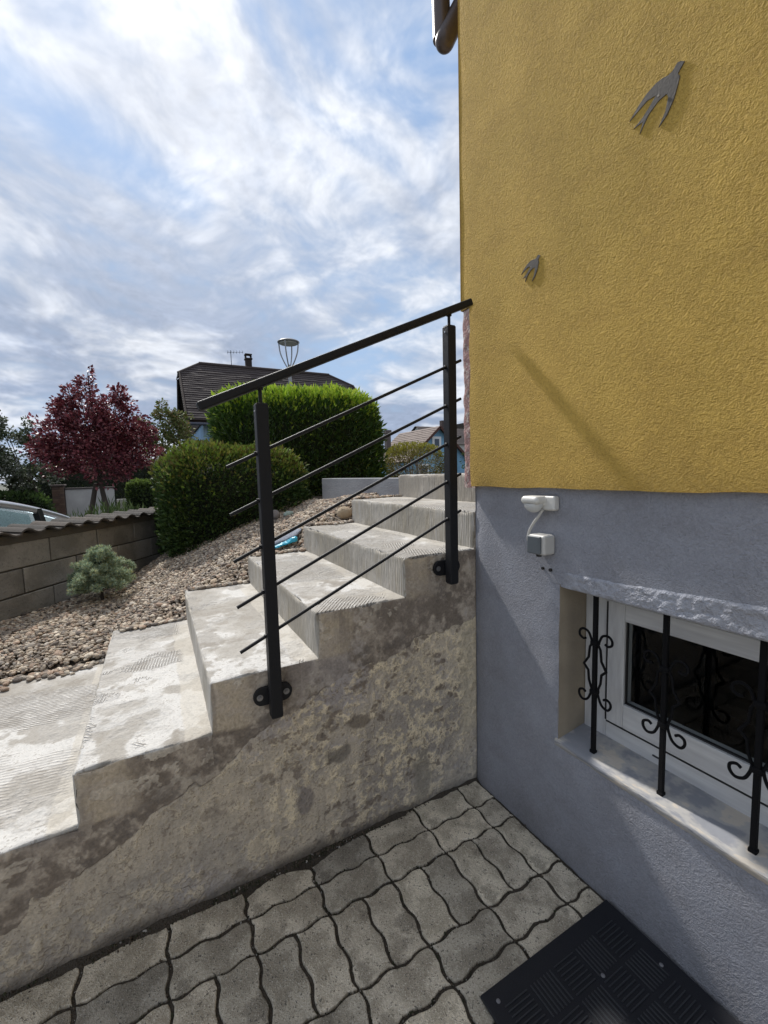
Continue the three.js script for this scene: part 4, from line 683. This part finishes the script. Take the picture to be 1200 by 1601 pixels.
{
  const r = rng(2101);
  const hd = (name, label, p, h, cols, tips, n, g = leafM, cat = 'hedge') => { const b = thing(name, label, cat, p); leaves('foliage', g, LM, hedgeSpots(r, n, h, 4, 0.10, cols, tips), b); mesh('dark_core', core(h, 4, 0.82), std({ color: col(0.010, 0.016, 0.006) }), b); };
  const G1 = [[0.030, 0.055, 0.016], [0.042, 0.070, 0.020]], T1 = [[0.09, 0.15, 0.035], [0.06, 0.11, 0.03]];
  hd('street_hedge', 'dark clipped hedge left of the brick pillar across the street', [-5.45, 0.4, -14.4], [1.42, 0.78, 0.4], G1, T1, 7000);
  hd('garden_hedge', 'dark shrubbery behind the white garden wall under the purple tree', [-2.9, 1.1, -18.4], [2.6, 1.15, 0.7], [[0.030, 0.05, 0.018], [0.05, 0.075, 0.025], [0.04, 0.045, 0.02]], [[0.13, 0.17, 0.05], [0.09, 0.12, 0.05]], 9000);
  hd('roadside_shrub', 'low bright green shrub by the street at the right of the white wall', [-1.55, 0.85, -15.2], [0.55, 0.55, 0.35], [[0.05, 0.09, 0.02], [0.09, 0.14, 0.03]], [[0.17, 0.24, 0.05], [0.13, 0.19, 0.04]], 3000, leafM, 'bush');
  const wd = thing('roadside_weeds', 'tall pale green weeds along the street beyond the block wall', 'weeds', [-2.1, -0.3, -9.4]); wd.userData.kind = 'stuff';
  const sp = []; for (let i = 0; i < 2600; i++) { const x = (r() + r() - 1) * 1.15, z = (r() - 0.5) * 0.7, hgt = (0.35 + 0.75 * r()) * (1 - 0.35 * Math.abs(x)); sp.push([x, hgt * r() + 0.25, z, (r() - 0.5) * 0.9, 1, (r() - 0.5) * 0.9, 0.8 + r(), ...pick(r, [[0.13, 0.19, 0.055], [0.18, 0.23, 0.085], [0.085, 0.14, 0.035]], 0.4)]); }
  leaves('leaves', leafGeo(0.022, 0.14), LM, sp, wd);
}

// ------------------------------------------------------------------ street side
struct('road', planar(new THREE.PlaneGeometry(60, 16).rotateX(-Math.PI / 2).translate(-10, -0.298, -7.2), (x, y, z) => [x, z]), std({ color: col(0.085, 0.085, 0.085), map: rep(mottle, 0.5, 0.5), bumpMap: rep(fine, 3, 3), bumpScale: 0.004 }));
{
  const t = thing('garden_wall', 'white rendered garden wall with a brick end pillar across the street', 'wall', [0, 0, 0]);
  mesh('panel', [box(1.35, 1.47, 0.18, -3.2, 0.475, -15.75, 0.01)], std({ color: col(0.62, 0.61, 0.60), map: rep(mottle, 0.6, 0.6) }), t);
  mesh('coping', [box(1.39, 0.05, 0.24, -3.2, 1.237, -15.75, 0.01)], std({ color: col(0.10, 0.085, 0.08) }), t);
  mesh('side_panel', [box(2.0, 1.1, 0.16, -1.5, 0.255, -16.2, 0.01)], std({ color: col(0.36, 0.36, 0.35), map: rep(mottle, 0.6, 0.6) }), t);
  const pil = mesh('pillar', [box(0.30, 1.6, 0.30, -4.04, 0.52, -15.70, 0.005)], std({ color: col(0.11, 0.075, 0.06) }), t);
  const bm = [[0.16, 0.10, 0.075], [0.13, 0.085, 0.07], [0.19, 0.125, 0.09]].map((c) => std({ color: col(...c) })), r = rng(5);
  for (let i = 0; i < 21; i++) for (let k = 0; k < 2; k++) mesh('brick', box(i % 2 ? 0.15 : (k ? 0.10 : 0.2), 0.064, 0.02, -4.04 + (i % 2 ? (k ? 0.078 : -0.078) : (k ? 0.105 : -0.055)), -0.22 + i * 0.074, -15.545, 0.003), bm[Math.floor(r() * 3)], pil);
  mesh('pillar_cap', [box(0.38, 0.06, 0.38, -4.04, 1.35, -15.70, 0.015)], std({ color: col(0.14, 0.11, 0.10) }), t);
}
// silver car: lofted body, only its roof shows over the wall
{
  const t = thing('parked_car', 'silver car parked on the street behind the block wall', 'car', [-1.127, -0.3, -5.20], 0.9757); t.scale.set(1, 1.04, 1);   // local -x is the tail, +z the near side
  const silver = new THREE.MeshPhysicalMaterial({ color: col(0.55, 0.56, 0.60), metalness: 0.6, roughness: 0.3, clearcoat: 1, clearcoatRoughness: 0.05 }), dark = std({ color: col(0.015, 0.016, 0.018), roughness: 0.4 });
  const glass = new THREE.MeshPhysicalMaterial({ color: col(0.55, 0.66, 0.67), transmission: 1, thickness: 0, roughness: 0.02 });
  const W = 0.88, low = [[0.02, 0.30], [0.05, 0.62], [-0.10, 0.80], [-0.45, 0.93], [-0.95, 1.02], [-3.95, 1.02], [-4.18, 0.85], [-4.22, 0.35]];
  const s = new THREE.Shape(low.map(([x, y]) => new THREE.Vector2(x, y)));
  mesh('body', [new THREE.ExtrudeGeometry(s, { depth: 2 * W - 0.12, bevelEnabled: true, bevelSize: 0.05, bevelThickness: 0.06, bevelSegments: 4 }).translate(0, 0, -W + 0.06 - W)], silver, t);
  // greenhouse: pillars and roof lofted inwards
  const roofLine = [[-0.98, 1.04], [-1.30, 1.20], [-1.65, 1.355], [-2.0, 1.47], [-2.35, 1.54], [-2.8, 1.565], [-3.4, 1.545], [-3.85, 1.46], [-4.12, 1.05]];
  const inset = (y) => 0.03 + (y - 1.02) * 0.30, sx = (z) => -W + z;
  const rib = (sgn) => tube(roofLine.map(([x, y]) => [x, y, sx(sgn * (W - inset(y)))]), 0.034, 40, 8);
  mesh('roof', [sheet(24, 8, (u, v) => { const f = lerp(3.4, 7.0, u), i = Math.min(7, Math.floor(f)), w = f - i, x = lerp(roofLine[i][0], roofLine[i + 1][0], w), y = lerp(roofLine[i][1], roofLine[i + 1][1], w); return [x, y + 0.03 * Math.sin(Math.PI * v) + 0.02, sx(lerp(-1, 1, v) * (W - inset(y)))]; }), rib(1), rib(-1)], new THREE.MeshPhysicalMaterial({ color: col(0.55, 0.56, 0.60), metalness: 0.6, roughness: 0.3, clearcoat: 1, clearcoatRoughness: 0.05, side: THREE.DoubleSide }), t);
  mesh('windscreen', sheet(8, 6, (u, v) => { const f = u * 3.3, i = Math.min(7, Math.floor(f)), w = f - i, x = lerp(roofLine[i][0], roofLine[i + 1][0], w), y = lerp(roofLine[i][1], roofLine[i + 1][1], w); return [x, y + 0.02, sx(lerp(-1, 1, v) * (W - inset(y)))]; }), glass, t);
  for (const sg of [1, -1]) {
    const pane = (pts) => { const g = new THREE.ShapeGeometry(new THREE.Shape(pts.map(([x, y]) => new THREE.Vector2(x, y)))), p = g.attributes.position; for (let i = 0; i < p.count; i++) p.setZ(i, sx(sg * (W - inset(p.getY(i)) + 0.004))); g.computeVertexNormals(); return g; };
    mesh('side_window', pane([[-1.95, 1.06], [-1.95, 1.40], [-2.3, 1.49], [-2.75, 1.51], [-2.75, 1.06]]), glass, t);
    mesh('side_window', pane([[-1.28, 1.06], [-1.72, 1.30], [-1.80, 1.06]]), glass, t);
    mesh('side_window', pane([[-2.85, 1.06], [-2.85, 1.51], [-3.4, 1.495], [-3.8, 1.40], [-3.95, 1.06]]), glass, t);
    mesh('pillar', [bar([-1.85, 1.04, sx(sg * (W - inset(1.04)))], [-1.85, 1.44, sx(sg * (W - inset(1.44)))], 0.05, 0.07, 0.005), bar([-2.80, 1.04, sx(sg * (W - inset(1.04)))], [-2.80, 1.54, sx(sg * (W - inset(1.54)))], 0.05, 0.08, 0.005)], dark, t);
    mesh('mirror', [new THREE.SphereGeometry(0.1, 20, 14).scale(0.7, 0.72, 1.0).translate(-1.62, 1.10, sx(sg * (W + 0.12)))], silver, t);
    mesh('headlight', [new THREE.SphereGeometry(0.12, 16, 10).scale(1.3, 0.6, 1).translate(-0.12, 0.72, sx(sg * (W - 0.2)))], std({ color: col(0.7, 0.7, 0.7), roughness: 0.1 }), t);
    for (const x of [-0.80, -3.40]) { const w = mesh('wheel', new THREE.TorusGeometry(0.24, 0.085, 12, 28).translate(x, 0.325, sx(sg * (W - 0.06))), dark, t); mesh('rim', [rod([x, 0.325, sx(sg * (W - 0.12))], [x, 0.325, sx(sg * (W - 0.02))], 0.19, 20)], zinc, w); }
  }
  mesh('interior', [box(0.9, 0.45, 1.4, -2.2, 1.0, -W, 0.1), box(0.16, 0.62, 0.5, -2.35, 1.15, -W + 0.4, 0.06), box(0.16, 0.62, 0.5, -2.35, 1.15, -W - 0.4, 0.06)], std({ color: col(0.05, 0.05, 0.055) }), t);
}
// street lamp
{
  const t = thing('street_lamp', 'grey street lamp with a disc head on four curved arms behind the hedge', 'street lamp', [3.45, -0.3, -14.6]);
  const m = std({ color: col(0.30, 0.31, 0.32), roughness: 0.4, metalness: 0.5 });
  mesh('pole', [rod([0, 0, 0], [0, 5.85, 0], 0.085, 18, 0.06)], m, t);
  mesh('lamp_head', [new THREE.LatheGeometry([[0, 0], [0.36, 0], [0.405, 0.03], [0.40, 0.06], [0.30, 0.11], [0, 0.13]].map(([a, b]) => new THREE.Vector2(a, b)), 32).translate(0, 6.68, 0)], m, t);
  mesh('lens', new THREE.CylinderGeometry(0.33, 0.33, 0.02, 28).translate(0, 6.67, 0), std({ color: col(0.55, 0.57, 0.52), roughness: 0.3 }), t);
  for (let i = 0; i < 4; i++) { const a = 0.6 + i * Math.PI / 2, c = Math.cos(a), s = Math.sin(a); mesh('arm', tube([[0.05 * c, 5.75, 0.05 * s], [0.20 * c, 6.02, 0.20 * s], [0.33 * c, 6.35, 0.33 * s], [0.375 * c, 6.70, 0.375 * s]], 0.024, 16, 8), m, t); }
  mesh('ballast_cap', [rod([0, 5.7, 0], [0, 5.9, 0], 0.075, 16, 0.05)], m, t);
}
// houses beyond
function tiled(corners, rows, name, mat, parent, thick = 0.05) {   // roof plane from eave-left, eave-right, top-right, top-left as overlapping courses
  const [a, b, c, d] = corners.map((p) => new THREE.Vector3(...p)), gs = [], nrm = b.clone().sub(a).cross(d.clone().sub(a)).normalize(), r = rng(rows * 31 + Math.round(a.x * 10));
  for (let i = 0; i < rows; i++) {
    const f0 = i / rows, f1 = Math.min(1, (i + 1.12) / rows), l0 = a.clone().lerp(d, f0), r0 = b.clone().lerp(c, f0), l1 = a.clone().lerp(d, f1), r1 = b.clone().lerp(c, f1), n = Math.max(4, Math.round(l0.distanceTo(r0) / 0.3));
    gs.push(sheet(n, 2, (u, v) => { const lift = (v === 0 ? 0 : v < 0.75 ? thick : 0.006) + 0.010 * vnoise(u * n, i, 1401), q = v === 0 ? 0 : v < 0.75 ? 0 : 1; const p = l0.clone().lerp(l1, q).lerp(r0.clone().lerp(r1, q), u).addScaledVector(nrm, lift); return [p.x, p.y, p.z]; }));
  }
  return mesh(name, gs, mat, parent);
}
{
  const t = thing('brown_roof_house', 'light blue house under a large brown half-hipped tile roof beyond the hedge', 'house');
  const tm = std({ color: col(0.056, 0.042, 0.040), roughness: 0.8, map: rep(mottle, 1, 1), side: THREE.DoubleSide }), bl = std({ color: col(0.25, 0.42, 0.63), map: rep(mottle, 0.3, 0.3) }), wood = std({ color: col(0.030, 0.018, 0.013) });
  const zr = -25.0, ze = -20.5, zb = -29.5, yr = 7.83, ye = 4.02, yh = 7.05, zh = zr + (yr - yh) / (yr - ye) * (ze - zr), zh2 = 2 * zr - zh, xl = 0.18, xr = 10.35, xa = 1.32, xb = 9.05;
  const rf = tiled([[xl, ye, ze], [xr, ye, ze], [xr, yh, zh], [xl, yh, zh]], 22, 'roof', tm, t);
  tiled([[xl, yh, zh], [xr, yh, zh], [xb, yr, zr], [xa, yr, zr]], 5, 'upper_slope', tm, rf);
  tiled([[xr, ye, zb], [xl, ye, zb], [xl, yh, zh2], [xr, yh, zh2]], 22, 'rear_slope', tm, rf); tiled([[xr, yh, zh2], [xl, yh, zh2], [xa, yr, zr], [xb, yr, zr]], 5, 'rear_upper_slope', tm, rf);
  tiled([[xl, yh, zh2], [xl, yh, zh], [xa, yr, zr], [xa, yr, zr]], 5, 'half_hip', tm, rf); tiled([[xr, yh, zh], [xr, yh, zh2], [xb, yr, zr], [xb, yr, zr]], 5, 'half_hip', tm, rf);
  mesh('ridge_tile', [rod([xa, yr + 0.04, zr], [xb, yr + 0.04, zr], 0.11, 10), rod([xa, yr + 0.03, zr], [xl, yh + 0.03, zh], 0.08, 8), rod([xb, yr + 0.03, zr], [xr, yh + 0.03, zh], 0.08, 8)], tm, rf);
  mesh('bargeboard', [[xl, 1], [xr, -1]].flatMap(([x, s]) => [bar([x + s * 0.05, ye - 0.06, ze], [x + s * 0.05, yh - 0.06, zh], 0.06, 0.34, 0), bar([x + s * 0.05, ye - 0.06, zb], [x + s * 0.05, yh - 0.06, zh2], 0.06, 0.34, 0)]).concat([box(xr - xl, 0.05, 0.9, (xl + xr) / 2, ye + 0.18, ze - 0.45, 0)]), wood, t);
  const g = new THREE.Shape([[-21.1, -0.3], [-28.9, -0.3], [-28.9, ye + 0.3], [zh2 + 0.2, yh - 0.25], [zh - 0.2, yh - 0.25], [-21.1, ye + 0.3]].map(([a, b]) => new THREE.Vector2(-a, b)));
  mesh('wall', [new THREE.ExtrudeGeometry(g, { depth: 8.5, bevelEnabled: false }).rotateY(Math.PI / 2).translate(0.95, 0, 0)], bl, t);
  { const gc = new THREE.Shape([[-21.6, 4.1], [-28.4, 4.1], [zh2 + 0.35, yh - 0.45], [zh - 0.35, yh - 0.45]].map(([a, b]) => new THREE.Vector2(-a, b))); mesh('gable_cladding', [new THREE.ExtrudeGeometry(gc, { depth: 0.08, bevelEnabled: false }).rotateY(Math.PI / 2).translate(0.86, 0, 0)], wood, t); }
  const wm = std({ color: col(0.62, 0.62, 0.62) }), gl = std({ color: col(0.03, 0.035, 0.045), roughness: 0.1 });
  for (const [z, y] of [[-22.2, 2.6], [-24.3, 2.6], [-22.2, 0.6]]) { const w = mesh('window', [box(0.06, 1.3, 0.95, 0.94, y, z, 0.01)], wm, t); mesh('pane', [box(0.02, 1.1, 0.34, 0.905, y, z - 0.2, 0), box(0.02, 1.1, 0.34, 0.905, y, z + 0.2, 0)], gl, w); }
  for (const x of [3.2, 5.4, 7.6]) { const w = mesh('window', [box(1.1, 1.3, 0.06, x, 2.4, -21.09, 0.01)], wm, t); mesh('pane', [box(0.42, 1.1, 0.02, x - 0.24, 2.4, -21.05, 0), box(0.42, 1.1, 0.02, x + 0.24, 2.4, -21.05, 0)], gl, w); }
  mesh('corner_board', [box(0.16, 4.3, 0.10, 1.03, 1.85, -21.06, 0.01)], std({ color: col(0.36, 0.52, 0.68) }), t);
  mesh('downpipe', [rod([1.45, -0.3, -20.98], [1.45, 4.0, -20.98], 0.05, 10), rod([xl, ye - 0.02, ze + 0.08], [xr, ye - 0.02, ze + 0.08], 0.07, 10)], std({ color: col(0.05, 0.06, 0.09), roughness: 0.5 }), t);
  const ch = mesh('chimney', [box(0.34, 0.9, 0.34, 4.05, 8.0, -25.1, 0.01), box(0.42, 0.08, 0.42, 4.05, 8.40, -25.1, 0.01)], std({ color: col(0.030, 0.022, 0.020) }), t);
  mesh('chimney_cap', [box(0.40, 0.05, 0.40, 4.05, 8.66, -25.1, 0.01), ...[-1, 1].flatMap((a) => [-1, 1].map((b) => box(0.05, 0.22, 0.05, 4.05 + a * 0.15, 8.54, -25.1 + b * 0.15, 0)))], std({ color: col(0.028, 0.022, 0.02) }), ch);
  const an = [rod([3.05, 7.7, -24.9], [3.05, 8.75, -24.9], 0.018, 8), rod([2.85, 8.62, -24.9], [3.75, 8.72, -24.9], 0.010, 6)];
  for (let i = 0; i < 6; i++) { const x = 2.88 + i * 0.165, y = 8.625 + i * 0.018; an.push(rod([x, y, -25.15 + 0.02 * i], [x, y, -24.65 - 0.02 * i], 0.006, 5), rod([x, y - 0.11, -24.9], [x, y + 0.11, -24.9], 0.006, 5)); }
  mesh('antenna', an, std({ color: col(0.05, 0.05, 0.055) }), t);
}
{
  const t = thing('blue_house', 'small blue house with a pale tiled roof seen between the railing posts', 'house');
  const tm = std({ color: col(0.25, 0.20, 0.175), map: rep(mottle, 1, 1), side: THREE.DoubleSide }), bl = std({ color: col(0.22, 0.42, 0.60), map: rep(mottle, 0.3, 0.3) });
  const xr = 22.3, yr = 5.72, z0 = -31.3, z1 = -38.8, xl = 18.6, xe = 26.0, ye = 2.45;
  const rf = tiled([[xl, ye, z1], [xl, ye, z0], [xr, yr, z0], [xr, yr, z1]], 16, 'roof', tm, t); tiled([[xe, ye, z0], [xe, ye, z1], [xr, yr, z1], [xr, yr, z0]], 16, 'far_slope', tm, rf);
  const g = new THREE.Shape([[18.95, -0.3], [25.65, -0.3], [25.65, ye + 0.2], [xr, yr - 0.12], [18.95, ye + 0.2]].map(([a, b]) => new THREE.Vector2(a, b)));
  mesh('wall', [new THREE.ExtrudeGeometry(g, { depth: 6.7, bevelEnabled: false }).translate(0, 0, -38.4)], bl, t);
  mesh('bargeboard', [bar([xl, ye - 0.08, z0], [xr, yr - 0.08, z0], 0.05, 0.22, 0), bar([xe, ye - 0.08, z0], [xr, yr - 0.08, z0], 0.05, 0.22, 0)], std({ color: col(0.09, 0.04, 0.03) }), t);
  const w = mesh('window', [box(1.0, 1.15, 0.08, 22.1, 4.2, -31.66, 0.01)], std({ color: col(0.75, 0.75, 0.75) }), t); mesh('pane', [box(0.5, 0.7, 0.03, 22.1, 4.2, -31.61, 0)], std({ color: col(0.05, 0.07, 0.10), roughness: 0.1 }), w);
  for (const x of [20.6, 23.8]) { const w2 = mesh('window', [box(1.1, 1.3, 0.08, x, 1.6, -31.66, 0.01)], std({ color: col(0.75, 0.75, 0.75) }), t); mesh('pane', [box(0.8, 1.0, 0.03, x, 1.6, -31.61, 0)], std({ color: col(0.05, 0.07, 0.10), roughness: 0.1 }), w2); }
  mesh('chimney', [box(0.5, 1.9, 0.5, 20.15, 4.6, -37.6, 0.01), box(0.62, 0.35, 0.62, 20.15, 5.72, -37.6, 0.01)], std({ color: col(0.11, 0.095, 0.09) }), t);
}
function plainHouse(name, label, x0, x1, z0, z1, ye, yr, c, cw) {
  const t = thing(name, label, 'house'), tm = std({ color: col(...c), side: THREE.DoubleSide }), zr = (z0 + z1) / 2;
  const rf = tiled([[x0, ye, z0], [x1, ye, z0], [x1, yr, zr], [x0, yr, zr]], 14, 'roof', tm, t); tiled([[x1, ye, z1], [x0, ye, z1], [x0, yr, zr], [x1, yr, zr]], 14, 'rear_slope', tm, rf);
  const g = new THREE.Shape([[-z0 + 0.3, -0.3], [-z1 - 0.3, -0.3], [-z1 - 0.3, ye + 0.1], [-zr, yr - 0.15], [-z0 + 0.3, ye + 0.1]].map(([a, b]) => new THREE.Vector2(a, b)));
  mesh('wall', [new THREE.ExtrudeGeometry(g, { depth: x1 - x0 - 0.6, bevelEnabled: false }).rotateY(Math.PI / 2).translate(x0 + 0.3, 0, 0)], std({ color: col(...cw) }), t);
  for (let i = 0; i < 3; i++) { const x = lerp(x0, x1, (i + 0.5) / 3), w = mesh('window', [box(1.1, 1.3, 0.06, x, ye - 1.4, z0 - 0.29, 0)], std({ color: col(0.7, 0.7, 0.7) }), t); mesh('pane', [box(0.9, 1.1, 0.03, x, ye - 1.4, z0 - 0.25, 0)], std({ color: col(0.04, 0.05, 0.06), roughness: 0.15 }), w); }
  mesh('chimney', [box(0.6, 1.5, 0.6, lerp(x0, x1, 0.3), yr + 0.2, zr, 0.01)], std({ color: col(0.08, 0.06, 0.055) }), t);
}
plainHouse('dark_roof_house', 'distant house with a dark roof rising behind the small blue house', 32.0, 48.0, -46, -56, 5.2, 8.1, [0.075, 0.06, 0.055], [0.5, 0.48, 0.44]);
plainHouse('distant_house', 'distant house with dark gable roof between the tall hedge and the blue house', 22.5, 26.5, -52.0, -60, 4.6, 7.3, [0.06, 0.05, 0.05], [0.42, 0.40, 0.38]);

renderer.render(scene, camera);
